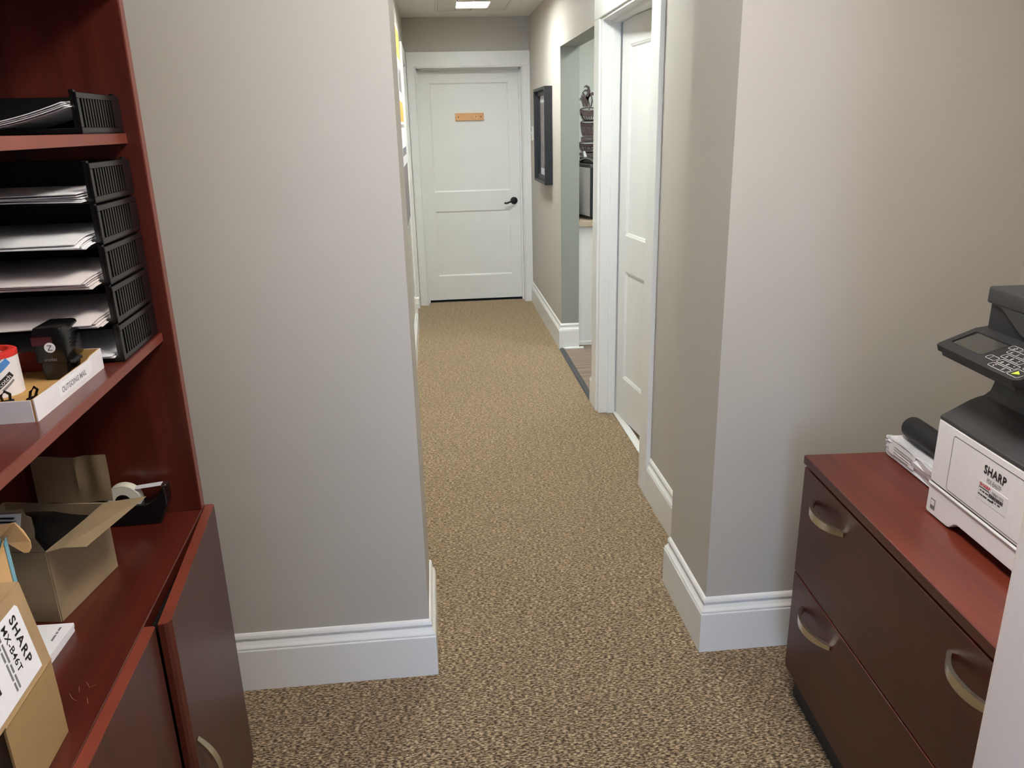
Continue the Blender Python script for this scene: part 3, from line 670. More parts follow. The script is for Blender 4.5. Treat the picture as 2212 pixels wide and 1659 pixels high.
b = NB(); lathe(b, [(0, -0.0012), (0.0085, -0.0012), (0.0085, 0)], (sx+0.001, sy-0.0325, zb+0.058), 'y', 24); lg = part('logo_disc', b, M['paper'], cap)
b = text_bm('Z', 0.013, lambda u, v, w: (sx-0.003+u, sy-0.0340, zb+0.0535+v)); part('lettering', b, M['ink'], lg)
b = text_bm('trodat', 0.008, lambda u, v, w: (sx-0.012+u, sy-0.0327, zb+0.035+v)); part('lettering', b, M['greyink'], cap)
for k in range(3):
    b = NB(); box(b, sx+0.0262, sx+0.0275, sy-0.014, sy+0.012, zb+0.066-0.006*k, zb+0.068-0.006*k, 0.0004, 1); part('grip_rib', b, M['black'], cap)
b = NB(); box(b, sx+0.022, sx+0.03, sy-0.02, sy+0.015, zb+0.026, zb+0.031, 0.001, 1); part('side_button', b, M['dgrey2'], st)

# tape roll with red core
tx, ty, tr, th_ = -0.172, -0.372, 0.0365, 0.066
tp = thing('tape_roll', 'roll of tape with printed white wrapper and bright red core', 'tape', BF, (tx, ty, zb))
b = NB(); lathe(b, [(0.028, zb), (tr, zb), (tr, zb+th_-0.004), (0.030, zb+th_-0.003)], (tx, ty, 0), 'z', 48); part('wrapper', b, M['whiteboard'], tp, True)
b = NB(); lathe(b, [(0.0225, zb+0.001), (0.0272, zb+0.001), (0.0290, zb+th_-0.004), (0.0372, zb+th_-0.0042), (0.0372, zb+th_+0.003), (0.034, zb+th_+0.005), (0.026, zb+th_+0.005), (0.0235, zb+th_+0.001)], (tx, ty, 0), 'z', 48, True); part('core', b, M['red'], tp, True)
def wrapf(a0, z0, rot, rr=0.0003):
    ca, sa = math.cos(rot), math.sin(rot)
    def f(u, v, w=0):
        U, V = u*ca-v*sa, u*sa+v*ca; a = a0+U/tr
        return Vector((tx+(tr+rr)*math.cos(a), ty+(tr+rr)*math.sin(a), zb+z0+V))
    return f
def band(a0, z0, rot, L, h, mat, nm='print_band', rr=0.0003):
    f = wrapf(a0, z0, rot, rr); t_ = bmesh.new(); n = 10
    A = [t_.verts.new(f(L*i/n, 0)) for i in range(n+1)]; B_ = [t_.verts.new(f(L*i/n, h)) for i in range(n+1)]
    for i in range(n): t_.faces.new((A[i], A[i+1], B_[i+1], B_[i]))
    return part(nm, t_, mat, tp)
a0 = math.radians(-66)
band(a0, 0.012, 0.62, 0.034, 0.010, M['ink'])
b = text_bm('Scotch', 0.0105, wrapf(a0+0.03, 0.0145, 0.62, 0.0007)); part('lettering', b, M['paper'], tp)
band(a0-0.16, 0.030, 0.62, 0.040, 0.011, M['blueink'])
band(a0-0.25, 0.044, 0.62, 0.030, 0.004, M['greyink']); band(a0-0.45, 0.044, 0.62, 0.030, 0.009, M['ink']); band(a0+0.22, 0.010, 0.62, 0.024, 0.0035, M['greyink'])
# red card behind the stamp, binder clips
b = NB(); n = 14
plate(b, [(-0.165+0.034*math.cos(PI*i/n), -0.256, zb+0.020+0.016*math.sin(PI*i/n)) for i in range(n+1)]+[(-0.199, -0.256, zb), (-0.131, -0.256, zb)], 0.003)
solo('red_disc', b, M['darkred'], 'dark red rounded card leaning inside the cardboard tray', 'card', BF, (-0.165, -0.256, zb))
def clip(x, y, rz, label):
    c, s = math.cos(rz), math.sin(rz); R = lambda p: (x+c*p[0]-s*p[1], y+s*p[0]+c*p[1], zb+p[2])
    t = thing('binder_clip', label, 'clip', BF, (x, y, zb), 'binder clips in the cardboard tray')
    b = NB(); plate(b, [R((-0.010, 0, 0.001)), R((0.010, 0, 0.001)), R((0.010, 0.004, 0.014)), R((-0.010, 0.004, 0.014))], 0.001); plate(b, [R((-0.010, 0, 0.001)), R((0.010, 0, 0.001)), R((0.010, 0.013, 0.001)), R((-0.010, 0.013, 0.001))], 0.001)
    plate(b, [R((-0.010, 0.013, 0.001)), R((0.010, 0.013, 0.001)), R((0.010, 0.006, 0.014)), R((-0.010, 0.006, 0.014))], 0.001); part('jaw', b, M['black'], t)
    b = NB(); sweep(b, [R((-0.005, 0.005, 0.014)), R((-0.006, 0.000, 0.024)), R((0, -0.002, 0.030)), R((0.006, 0.000, 0.024)), R((0.005, 0.005, 0.014))], circ(0.0022, 6), up=(c, s, 0.3)); part('wire', b, M['black'], t, True)
clip(-0.118, -0.465, 0.5, 'black binder clip lying near the tape roll in the cardboard tray')
clip(-0.083, -0.452, 1.1, 'black binder clip leaning on the front wall of the cardboard tray')

# ---------------------------------------------------------------- on the credenza top
ZK = 0.762
cb = thing('open_carton', 'crumpled brown cardboard box standing open with its flaps out', 'cardboard box', BF, (-0.2, -0.3, ZK))
nl, fr_ = Vector((-0.146, -0.400)), Vector((-0.111, -0.222))
ex = (fr_-nl).normalized(); ix = Vector((-ex.y, ex.x))  # ix into the box (to -x)
bl, bk = nl+ix*0.20, fr_+ix*0.20
zt = 0.900
def P3(p, z): return (p.x, p.y, z)
for nm, p, q in (('front_wall', nl, fr_), ('near_wall', bl, nl), ('far_wall', fr_, bk), ('back_wall', bk, bl)):
    b = NB(); mid = (p+q)/2
    plate(b, [P3(p, ZK+0.001), P3(q, ZK+0.001), P3(q, zt), P3(mid, zt-0.002), P3(p, zt)], 0.004); part(nm, b, M['oldkraft'], cb)
b = NB(); plate(b, [P3(nl, ZK+0.003), P3(fr_, ZK+0.003), P3(bk, ZK+0.003), P3(bl, ZK+0.003)], 0.004); part('bottom', b, M['oldkraft'], cb)
b = NB(); plate(b, [P3(nl, zt), (-0.112, -0.411, zt+0.012), (-0.068, -0.424, zt+0.017), (-0.020, -0.262, zt+0.024), P3(fr_, zt)], 0.0035); part('front_flap', b, M['oldkraft'], cb)
# standing far flap with crease ripples
def fflap(u, v):
    x = -0.236+0.140*u; rip = 0.004*math.sin(u*20)*(u > 0.55)*math.sin(v*2.6); return Vector((x, -0.2035-0.014*u+rip+0.004*v, zt+0.094*v+0.002*math.sin(u*9)))
t_ = bmesh.new(); NU, NV = 24, 8; G_ = [[t_.verts.new(fflap(i/NU, j/NV)) for j in range(NV+1)] for i in range(NU+1)]
for i in range(NU):
    for j in range(NV): t_.faces.new((G_[i][j], G_[i+1][j], G_[i+1][j+1], G_[i][j+1]))
bmesh.ops.solidify(t_, geom=t_.faces[:], thickness=0.0035); part('far_flap', t_, M['oldkraft'], cb, True)
b = NB(); plate(b, [P3(nl, zt), (-0.149, -0.418, 0.937), (-0.145, -0.42, 0.955), (-0.146, -0.42, 0.976), (-0.152, -0.42, 0.979), (-0.156, -0.42, 0.991), (-0.205, -0.414, 0.989), (-0.300, -0.395, 0.96), P3(nl+ix*0.17, zt)], 0.0035); nf = part('near_flap', b, M['oldkraft'], cb)
b = NB(); plate(b, [(-0.166, -0.4222, 0.955), (-0.158, -0.4222, 0.985), (-0.196, -0.4172, 0.984), (-0.200, -0.4172, 0.955)], 0.0008); ps = part('paper_sticker', b, M['paper'], nf)
for k in range(3):
    b = NB(); plate(b, [(-0.172, -0.4226, 0.962+0.007*k), (-0.168, -0.4226, 0.965+0.007*k), (-0.194, -0.4182, 0.965+0.007*k), (-0.196, -0.4182, 0.962+0.007*k)], 0.0008); part('print_line', b, M['ink'], ps)

def shade_fill_top(u, v):
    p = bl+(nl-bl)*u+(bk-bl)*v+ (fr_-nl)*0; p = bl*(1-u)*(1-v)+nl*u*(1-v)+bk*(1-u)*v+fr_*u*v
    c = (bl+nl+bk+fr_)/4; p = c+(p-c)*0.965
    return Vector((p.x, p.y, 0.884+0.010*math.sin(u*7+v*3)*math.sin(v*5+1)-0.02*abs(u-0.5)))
b = NB(); sheet(b, shade_fill_top, 14, 14, 0.080); solo('carton_shade_fill', b, M['black'], 'black crumpled filler standing in for the shaded inside of the open cardboard box', 'filler', BF, (-0.22, -0.29, ZK+0.02), smooth=True)  # black filler added in place of the carton's shaded inside
for k, pts in enumerate((((-0.045, -0.575), (-0.035, -0.590), (-0.028, -0.585)), ((-0.060, -0.600), (-0.052, -0.612), (-0.044, -0.618)), ((-0.030, -0.615), (-0.024, -0.628)), ((-0.070, -0.640), (-0.062, -0.652), (-0.050, -0.655), (-0.046, -0.664)), ((-0.052, -0.585), (-0.047, -0.598)))):
    b = strokes(lambda x, y: Vector((x, y, ZK+0.0002)), [(pts, 0.0009)], 0.0002); part('scuff_mark', b, M['scuff'], cz)

# tape dispenser
td = thing('tape_dispenser', 'black desktop tape dispenser with white tape roll behind the open carton', 'tape dispenser', BF, (-0.14, -0.03, ZK))
y0, y1 = -0.052, -0.012
prof = [(-0.232, ZK), (-0.074, ZK), (-0.055, ZK+0.044), (-0.055, ZK+0.082), (-0.061, ZK+0.083), (-0.075, ZK+0.060), (-0.098, ZK+0.046), (-0.118, ZK+0.047), (-0.165, ZK+0.047), (-0.178, ZK+0.062), (-0.205, ZK+0.066), (-0.228, ZK+0.050)]
b = NB(); prism(b, prof, 'y', y0, y1, 0.0025); part('body', b, M['black'], td)
b = NB(); lathe(b, [(0.016, -0.0115), (0.036, -0.0115), (0.036, 0.0115), (0.016, 0.0115)], (-0.146, -0.032, ZK+0.055), 'y', 40, True); rl = part('tape', b, M['tape'], td, True)
b = NB(); lathe(b, [(0.010, -0.0125), (0.016, -0.0125), (0.016, 0.0125), (0.010, 0.0125)], (-0.146, -0.032, ZK+0.055), 'y', 32, True); part('core', b, M['black'], rl, True)
b = NB(); plate(b, [(-0.120, -0.042, ZK+0.081), (-0.058, -0.042, ZK+0.0865), (-0.058, -0.022, ZK+0.0865), (-0.120, -0.022, ZK+0.081)], 0.0006); part('tape_tongue', b, M['plastic_wrap'], td)
b = NB(); box(b, -0.064, -0.054, -0.044, -0.020, ZK+0.083, ZK+0.0875, 0.0006, 1); part('cutter', b, M['steel'], td)

# toner carton
tn = thing('toner_carton', 'brown toner carton with a large white printed label on the credenza', 'cardboard box', BF, (-0.13, -0.75, ZK))
ya, yb_ = -0.818, -0.684
b = NB(); box(b, -0.26, -0.066, ya+0.004, yb_, ZK, 1.000, 0.001, 1); part('body', b, M['kraft'], tn)
b = NB(); plate(b, [(-0.032, yb_, ZK+0.001), (-0.032, ya, ZK+0.001), (-0.032, ya, 0.885), (-0.032, yb_, 0.885)], 0.003); part('lower_flap', b, M['goldkraft'], tn)
def lean(y, s): return (-0.032-0.016*s, y, 0.886+0.122*s)   # s 0..1 up the leaning panel
b = NB(); plate(b, [lean(yb_, 0), lean(ya-0.03, 0), lean(ya-0.03, 1), lean(yb_, 1)], 0.003); fp = part('label_panel', b, M['kraft'], tn)
b = NB(); sweep(b, [(-0.0315, yb_, 0.8855), (-0.0315, ya, 0.8855)], circ(0.0022, 8)); part('folded_edge', b, M['goldkraft'], tn, True)
b = NB(); plate(b, [lean(yb_, 1), lean(ya-0.03, 1), (-0.20, ya-0.03, 1.016), (-0.20, yb_, 1.010)], 0.003); part('top_panel', b, M['kraft'], tn)
b = NB(); plate(b, [(-0.036, yb_+0.004, 0.775), (-0.036, yb_+0.010, 0.80), (-0.034, yb_+0.004, 0.885), (-0.075, yb_+0.003, 0.885), (-0.075, yb_+0.003, 0.775)], 0.002)
plate(b, [(-0.040, yb_+0.006, 0.89), (-0.050, yb_+0.007, 1.0), (-0.09, yb_+0.004, 1.0), (-0.09, yb_+0.004, 0.89)], 0.002); part('end_flap', b, M['oldkraft'], tn)
def LP(y, s, o=0.0): p = lean(y, s); return (p[0]+0.0022+o, p[1], p[2]+0.0003)
b = NB(); plate(b, [LP(-0.708, 0.06), LP(-0.850, 0.06), LP(-0.850, 0.86), LP(-0.712, 0.86), LP(-0.708, 0.82)], 0.0006); tl = part('label', b, M['paper'], fp)
# its print reads downwards, letters' tops towards the far end
def LT(y, s0): return lambda u, v, w: LP(y+v, s0-u/0.123, 0.0006)
b = text_bm('SHARP', 0.0205, LT(-0.735, 0.80), 0.03, spacing=1.2); part('lettering', b, M['ink'], tl)
b = text_bm('MX-B46T', 0.0155, LT(-0.756, 0.80), 0.018, 1.1); part('lettering', b, M['ink'], tl)
b = NB()
for row in range(2):
    s0 = 0.80
    for ln in ((0.10, 0.22, 0.10, 0.16) if row == 0 else (0.16, 0.12, 0.20, 0.10)):
        yk = -0.763-0.007*row; plate(b, [LP(yk, s0, 0.0006), LP(yk-0.0035, s0, 0.0006), LP(yk-0.0035, s0-ln, 0.0006), LP(yk, s0-ln, 0.0006)], 0.0003); s0 -= ln+0.025
part('print_line', b, M['greyink'], tl)
b = text_bm('O', 0.030, LT(-0.815, 0.75), 0.04); part('lettering', b, M['ink'], tl)
for k in range(3):
    yk = -0.800-0.006*k
    b = NB(); plate(b, [LP(yk, 0.42, 0.0006), LP(yk-0.004, 0.42, 0.0006), LP(yk-0.004, 0.30+0.04*k, 0.0006), LP(yk, 0.30+0.04*k, 0.0006)], 0.0003); part('print_block', b, M['ink'], tl)
b = NB()
for k in range(9):
    s = 0.62-0.028*k; plate(b, [LP(-0.822, s, 0.0006), LP(-0.845, s, 0.0006), LP(-0.845, s-0.012-0.006*(k % 2), 0.0006), LP(-0.822, s-0.012-0.006*(k % 2), 0.0006)], 0.0003)
part('barcode', b, M['ink'], tl)

# blue-edged carton behind it
bc = thing('blue_carton', 'pale blue carton with kraft lining and a tan tongue flap', 'cardboard box', BF, (-0.2, -0.6, ZK))
b = NB(); plate(b, [(-0.126, -0.552, ZK), (-0.30, -0.56, ZK), (-0.30, -0.56, 1.012), (-0.128, -0.552, 1.008)], 0.003); part('far_wall', b, M['lightblue'], bc)
b = NB(); plate(b, [(-0.130, -0.556, ZK), (-0.30, -0.564, ZK), (-0.30, -0.564, 1.004), (-0.134, -0.556, 1.000)], 0.002); part('lining', b, M['tan'], bc)
b = NB(); plate(b, [(-0.123, -0.553, ZK), (-0.123, -0.66, ZK), (-0.123, -0.66, 0.93), (-0.123, -0.553, 1.005)], 0.003); part('front_wall', b, M['tan'], bc)
b = NB(); plate(b, [(-0.1205, -0.550, ZK), (-0.1205, -0.559, ZK), (-0.1205, -0.559, 1.003), (-0.1205, -0.550, 1.009)], 0.0012); part('edge_strip', b, M['lightblue'], bc)
b = NB(); plate(b, [(-0.13, -0.66, ZK), (-0.30, -0.66, ZK), (-0.30, -0.66, 0.90), (-0.13, -0.66, 0.90)], 0.003); part('near_wall', b, M['lightblue'], bc)
b = NB(); plate(b, [(-0.30, -0.66, ZK), (-0.30, -0.56, ZK), (-0.30, -0.56, 0.95), (-0.30, -0.66, 0.90)], 0.003); part('back_wall', b, M['lightblue'], bc)
tg = [(-0.140, -0.548, 1.024), (-0.106, -0.546, 1.029), (-0.100, -0.540, 1.012), (-0.096, -0.536, 0.992), (-0.097, -0.535, 0.980), (-0.101, -0.536, 0.974), (-0.107, -0.538, 0.975), (-0.124, -0.544, 0.997), (-0.140, -0.548, 1.012)]
b = NB(); plate(b, tg, 0.0022); part('tongue_flap', b, M['tan'], bc)
b = NB(); plate(b, [(-0.130, -0.552, 1.008), (-0.30, -0.56, 1.012), (-0.30, -0.550, 1.026), (-0.108, -0.546, 1.028)], 0.0022); part('flap', b, M['tan'], bc)

# notepads
npd = thing('notepad_stack', 'small stack of white printed notepads beside the toner carton', 'notepad', BF, (-0.15, -0.48, ZK))
for k, (dx, zz) in enumerate(((0.0, 0.0), (0.001, 0.0085))):
    b = NB(); P = [(-0.230, -0.425), (-0.113+dx, -0.432), (-0.119+dx, -0.560), (-0.236, -0.553)]
    prism(b, P, 'z', ZK+zz, ZK+zz+0.008, 0.0006); nb = part('notepad', b, M['paper'], npd)
b = NB()
for y0_, y1_ in ((-0.442, -0.452), (-0.455, -0.461), (-0.464, -0.480)): box(b, -0.131, -0.1275, y1_, y0_, ZK+0.0164, ZK+0.0168)
part('print_line', b, M['greyink'], nb)

# ---------------------------------------------------------------- lateral file cabinet
CW = 0.93
lf = thing('file_cabinet', 'cherry two-drawer lateral file cabinet under the printer', 'file cabinet', KF, (0.3, -CW/2, 0))
b = NB(); box(b, 0, 0.58, -CW, 0, 0.718, 0.741, 0.0015, 1); tpn = part('top', b, M['wood_top'], lf)
b = NB(); box(b, -0.0012, 0.0004, -CW+0.001, -0.001, 0.719, 0.7395); part('edge_band', b, M['drawer'], tpn)
b = NB(); box(b, 0.022, 0.57, -CW+0.006, -0.006, 0.085, 0.718); part('body', b, M['groove'], lf)
b = NB(); box(b, 0.024, 0.57, -0.018, -0.003, 0.06, 0.718, 0.001, 1); part('side_panel', b, M['wood_z'], lf)
b = NB(); box(b, 0.024, 0.57, -CW+0.003, -CW+0.018, 0.06, 0.718, 0.001, 1); part('side_panel', b, M['wood_z'], lf)
b = NB(); box(b, 0.030, 0.56, -CW+0.012, -0.012, 0.0, 0.085, 0.002, 1); part('plinth', b, M['toe'], lf)
for z0, z1, hz in ((0.407, 0.709, 0.648), (0.098, 0.401, 0.337)):
    b = NB(); box(b, 0.001, 0.021, -CW+0.004, -0.005, z0, z1, 0.0015, 2); dr = part('drawer', b, M['drawer'], lf)
    b = NB(); box(b, 0.002, 0.020, -CW+0.005, -0.006, z1-0.0008, z1+0.0006); part('edge_band', b, M['band'], dr)
    for hy in (-0.166, -CW+0.166):
        b = NB(); arch_handle(b, (0.001, hy, hz), 'y', 0.168, 0.034, -1, 0.021, 0.0075); part('handle', b, M['nickel'], dr, True)

# ---------------------------------------------------------------- printer
ZD = 0.741
pr = thing('printer', 'white and charcoal multifunction printer with tilted control panel', 'printer', KF, (0.33, -0.52, ZD))
pa, pb = -0.720, -0.321    # near and far end along the cabinet
b = NB(); arch = [(pb, 0.811), (pb, 0.748), (pb-0.004, 0.744), (-0.398, 0.745), (-0.408, 0.747), (-0.422, 0.760), (-0.434, 0.765), (-0.607, 0.765), (-0.619, 0.760), (-0.633, 0.747), (-0.643, 0.745), (pa+0.004, 0.744), (pa, 0.748), (pa, 0.811)]
prism(b, arch, 'x', 0.140, 0.165, 0.0015); box(b, 0.16, 0.52, pa+0.002, pb-0.002, 0.766, 0.811)
tr_ = part('paper_drawer', b, M['pwhite'], pr)
b = NB(); box(b, 0.1365, 0.15, pa, pb, 0.8095, 0.8135, 0.0012, 2); part('drawer_lip', b, M['appliance'], tr_)
b = NB(); box(b, 0.1392, 0.1404, -0.352, -0.336, 0.757, 0.780); lgp = part('rating_mark', b, M['greyink'], tr_)
b = NB(); box(b, 0.1388, 0.1396, -0.350, -0.338, 0.766, 0.778); part('mark_field', b, M['pwhite'], lgp)
for yy in (pb-0.03, pa+0.13, pa+0.02):
    b = NB(); box(b, 0.19, 0.23, yy-0.03, yy, ZD, 0.768, 0.002, 1); part('foot', b, M['blackmatte'], pr)
b = NB(); box(b, 0.46, 0.50, pb-0.05, pb-0.02, ZD, 0.768, 0.002, 1); part('foot', b, M['blackmatte'], pr)
b = NB(); box(b, 0.46, 0.50, pa+0.02, pa+0.05, ZD, 0.768, 0.002, 1); part('foot', b, M['blackmatte'], pr)
b = NB(); box(b, 0.142, 0.52, pa+0.001, pb-0.001, 0.810, 0.818); part('shadow_gap', b, M['groove'], pr)
b = NB(); box(b, 0.140, 0.52, pa, pb, 0.8165, 0.957, 0.0025, 2); bd = part('body', b, M['pwhite'], pr)
# front door outlined by a groove
def rrect_ring(y0, y1, z0, z1, r, w, n=6):
    o = []; i_ = []
    for cy, cz_, a0_ in ((y1-r, z1-r, 0), (y0+r, z1-r, PI/2), (y0+r, z0+r, PI), (y1-r, z0+r, 3*PI/2)):
        for k in range(n+1):
            a = a0_+PI/2*k/n; o.append((cy+r*math.cos(a), cz_+r*math.sin(a))); i_.append((cy+(r-w)*math.cos(a), cz_+(r-w)*math.sin(a)))
    return o, i_
def ring_bm(fn, o, i_):
    t_ = bmesh.new(); O = [t_.verts.new(fn(*p)) for p in o]; I = [t_.verts.new(fn(*p)) for p in i_]
    n = len(O)
    for k in range(n): t_.faces.new((O[k], O[(k+1) % n], I[(k+1) % n], I[k]))
    return t_
o_, i_ = rrect_ring(pa+0.03, -0.379, 0.822, 0.9425, 0.008, 0.0012)
part('door_seam', ring_bm(lambda y, z: (0.1396, y, z), o_, i_), M['groove'], bd)
b = text_bm('SHARP', 0.0235, lambda u, v, w: (0.1392, -0.487-u*0.066/w, 0.9095+v), 0.03, 1.1); part('lettering', b, M['ink'], bd)
b = text_bm('MX-B467F', 0.0145, lambda u, v, w: (0.1392, -0.500-u*0.042/w, 0.8935+v)); part('lettering', b, M['greyink'], bd)
b = NB(); box(b, 0.1393, 0.1402, -0.566, -0.478, 0.853, 0.8905, 0.0003, 1); stk = part('asset_sticker', b, M['paper'], bd)
b = text_bm('SHARP', 0.0085, lambda u, v, w: (0.1388, -0.482-u*0.033/w, 0.8815+v), 0.04); part('lettering', b, M['redink'], stk)
b = NB(); box(b, 0.1387, 0.1394, -0.512, -0.482, 0.8775, 0.8790); part('print_line', b, M['ink'], stk)
b = text_bm('100611572', 0.008, lambda u, v, w: (0.1388, -0.521-u*0.034/w, 0.8785+v)); part('lettering', b, M['ink'], stk)
b = NB(); yk = -0.513
for k in range(16):
    w_ = (0.0012, 0.0022, 0.0008, 0.0016)[k % 4]; box(b, 0.1387, 0.1394, yk-w_, yk, 0.8695, 0.8765); yk -= w_+0.0012
part('barcode', b, M['ink'], stk)
b = NB()
for y0_, y1_ in ((-0.486, -0.490), (-0.493, -0.499), (-0.502, -0.510)): box(b, 0.1387, 0.1394, y1_, y0_, 0.8708, 0.8732)
part('print_line', b, M['ink'], stk)
b = NB()
for y0_, y1_ in ((-0.482, -0.487), (-0.489, -0.495), (-0.497, -0.508), (-0.512, -0.528)): box(b, 0.1387, 0.1394, y1_, y0_, 0.8625, 0.8650)
for y0_, y1_ in ((-0.525, -0.529), (-0.533, -0.536), (-0.541, -0.548)): box(b, 0.1387, 0.1394, y1_, y0_, 0.8645, 0.8668)
part('print_line', b, M['ink'], stk)
# charcoal deck and neck
deck = [(0.140, 0.957), (0.140, 0.9655), (0.150, 0.971), (0.200, 0.999), (0.214, 1.004), (0.226, 1.007), (0.238, 1.017), (0.243, 1.034), (0.246, 1.120), (0.50, 1.16), (0.515, 0.957)]
b = NB(); prism(b, deck, 'y', pa+0.0005, pb-0.0005, 0.002); part('deck', b, M['dgrey'], pr)
# control panel, tilted
k_ = 0.314; kc = math.cos(math.atan(k_)); ks = math.sin(math.atan(k_))
def CP(x, y, o=0.0): return Vector((x-ks*o, y, 1.122+(x-0.106)*k_+kc*o))
def cpslab(out, o0, o1):
    t_ = bmesh.new(); A = [t_.verts.new(CP(x, y, o0)) for x, y in out]; B_ = [t_.verts.new(CP(x, y, o1)) for x, y in out]
    n = len(out); t_.faces.new(A[::-1]); t_.faces.new(B_)
    for i in range(n): t_.faces.new((A[i], A[(i+1) % n], B_[(i+1) % n], B_[i]))
    bmesh.ops.recalc_face_normals(t_, faces=t_.faces[:]); return t_
out = [(0.112, -0.322), (0.106, -0.327), (0.106, -0.564), (0.113, -0.573), (0.215, -0.573), (0.235, -0.560), (0.235, -0.340), (0.210, -0.317), (0.192, -0.309)]
cp = part('control_panel', cpslab(out, -0.013, 0.0), M['dgrey2'], pr)
out2 = [(0.116, -0.326), (0.111, -0.331), (0.111, -0.560), (0.118, -0.569), (0.235, -0.569), (0.235, -0.34), (0.195, -0.316)]
part('panel_underside', cpslab(out2, -0.025, -0.013), M['dgrey'], cp)
scr = [(0.129, -0.340), (0.129, -0.434), (0.178, -0.425), (0.182, -0.328)]
part('screen', cpslab([(0.129, -0.342), (0.129, -0.431), (0.134, -0.434), (0.180, -0.434), (0.181, -0.340)], -0.001, 0.0006), M['screen'], cp)
b = NB()
for a, c in (((0.183, -0.332), (0.183, -0.436)), ((0.130, -0.338), (0.181, -0.332))): sweep(b, [CP(*a, 0.001), CP(*c, 0.001)], circ(0.0012, 6))
part('screen_bezel', b, M['black'], cp)
def keybox(xa, xb, ya_, yb2, corners=0.004, mat='keyline'):
    o_, i_ = [], []
    w = 0.0009
    for cx, cy, a0_ in ((xb-corners, ya_-corners, 0), (xa+corners, ya_-corners, PI/2), (xa+corners, yb2+corners, PI), (xb-corners, yb2+corners, 3*PI/2)):
        for k in range(5):
            a = a0_+PI/2*k/4; o_.append((cx+corners*math.cos(a), cy+corners*math.sin(a))); i_.append((cx+(corners-w)*math.cos(a), cy+(corners-w)*math.sin(a)))
    part('key_outline', ring_bm(lambda x, y: CP(x, y, 0.0005), o_, i_), M[mat], cp)
keybox(0.114, 0.127, -0.478, -0.531); keybox(0.130, 0.143, -0.478, -0.531); keybox(0.146, 0.159, -0.464, -0.520); keybox(0.162, 0.175, -0.455, -0.515)
keybox(0.129, 0.142, -0.446, -0.474); keybox(0.174, 0.187, -0.441, -0.470); keybox(0.114, 0.136, -0.5335, -0.563); keybox(0.174, 0.187, -0.474, -0.503)
keybox(0.140, 0.155, -0.536, -0.566); keybox(0.160, 0.175, -0.523, -0.556)
for s, x, y in (('#', 0.133, -0.487), ('0', 0.133, -0.503), ('*', 0.133, -0.519), ('9', 0.149, -0.473), ('8', 0.149, -0.489), ('7', 0.149, -0.506), ('6', 0.165, -0.464), ('5', 0.165, -0.481), ('4', 0.165, -0.499), ('C', 0.118, -0.488), ('II', 0.118, -0.514)):
    b = text_bm(s, 0.010, lambda u, v, w, x=x, y=y: CP(x-0.0005+v*0.9, y-u*0.9, 0.0006)); part('key_symbol', b, M['keyline'], cp)
b = text_bm('?', 0.010, lambda u, v, w: CP(0.132+v, -0.456-u, 0.0006)); part('key_symbol', b, M['keyline'], cp)
part('key_symbol', strokes(lambda u, v: CP(0.177+v, -0.452-u, 0.0006), [([(0, 0.003), (0.004, 0.007), (0.008, 0.003)], 0.001), ([(0.0015, 0.003), (0.0015, 0), (0.0065, 0), (0.0065, 0.003)], 0.001)], 0.0002), M['keyline'], cp)
part('start_symbol', cpslab([(0.119, -0.541), (0.132, -0.541), (0.1255, -0.554)], 0.0001, 0.0006), M['green'], cp)
# scanner unit
b = NB(); box(b, 0.206, 0.56, pa+0.004, pb-0.004, 1.135, 1.208, 0.003, 2); sc = part('scanner_base', b, M['dgrey2'], pr)
b = NB(); box(b, 0.198, 0.56, pa, pb, 1.205, 1.239, 0.005, 3); ld = part('scanner_lid', b, M['dgrey'], pr, True)
prf = [(pb-0.02, 1.207), (-0.350, 1.2055), (-0.366, 1.2025), (-0.380, 1.196), (-0.400, 1.184), (-0.430, 1.167), (-0.442, 1.163), (pa+0.01, 1.163), (pa+0.01, 1.21), (pb-0.02, 1.21)]
b = NB(); prism(b, prf, 'x', 0.1995, 0.212, 0.0015); part('lid_apron', b, M['dgrey'], ld)

# ---------------------------------------------------------------- beside the printer
pk = NB(); box(pk, 0.205, 0.345, -0.270, -0.010, ZD, ZD+0.054, 0.006, 2)
bmesh.ops.subdivide_edges(pk, edges=pk.edges[:], cuts=3, use_grid_fill=True)
for v in pk.verts:
    f = (v.co.z-ZD)/0.054
    if f > 0.05:
        v.co += Vector((random.uniform(-1, 1), random.uniform(-1, 1), random.uniform(-1, 0)))*0.006*min(1, f*2)
pko = solo('wrapped_packet', pk, M['plastic_wrap'], 'crumpled white packet in clear wrap beside the printer', 'packet', KF, (0.275, -0.14, ZD))
b = NB(); plate(b, [(0.2025, -0.030, ZD+0.014), (0.2025, -0.150, ZD+0.014), (0.2035, -0.150, ZD+0.048), (0.2035, -0.030, ZD+0.048)], 0.0008); pkl = part('printed_label', b, M['paper'], pko)
for k, zz in enumerate((0.036, 0.022)):
    b = NB()
    for q in range(2): box(b, 0.2016, 0.2022, -0.145+0.02*k, -0.055, ZD+zz-0.004*q*1.6, ZD+zz-0.004*q*1.6+0.0014)
    part('print_line', b, M['greyink'], pkl)
rx, rz, rr = 0.250, ZD+0.054+0.0275, 0.0275
b = NB(); lathe(b, [(0, -0.030), (0.020, -0.030), (0.0265, -0.036), (rr, -0.044), (rr, -0.305), (0.024, -0.312), (0, -0.312)], (rx, 0, rz), 'y', 36)
solo('black_roll', b, M['blackmatte'], 'black rounded roll lying on the white packet beside the printer', 'roll', KF, (rx, -0.17, rz-rr), smooth=True)

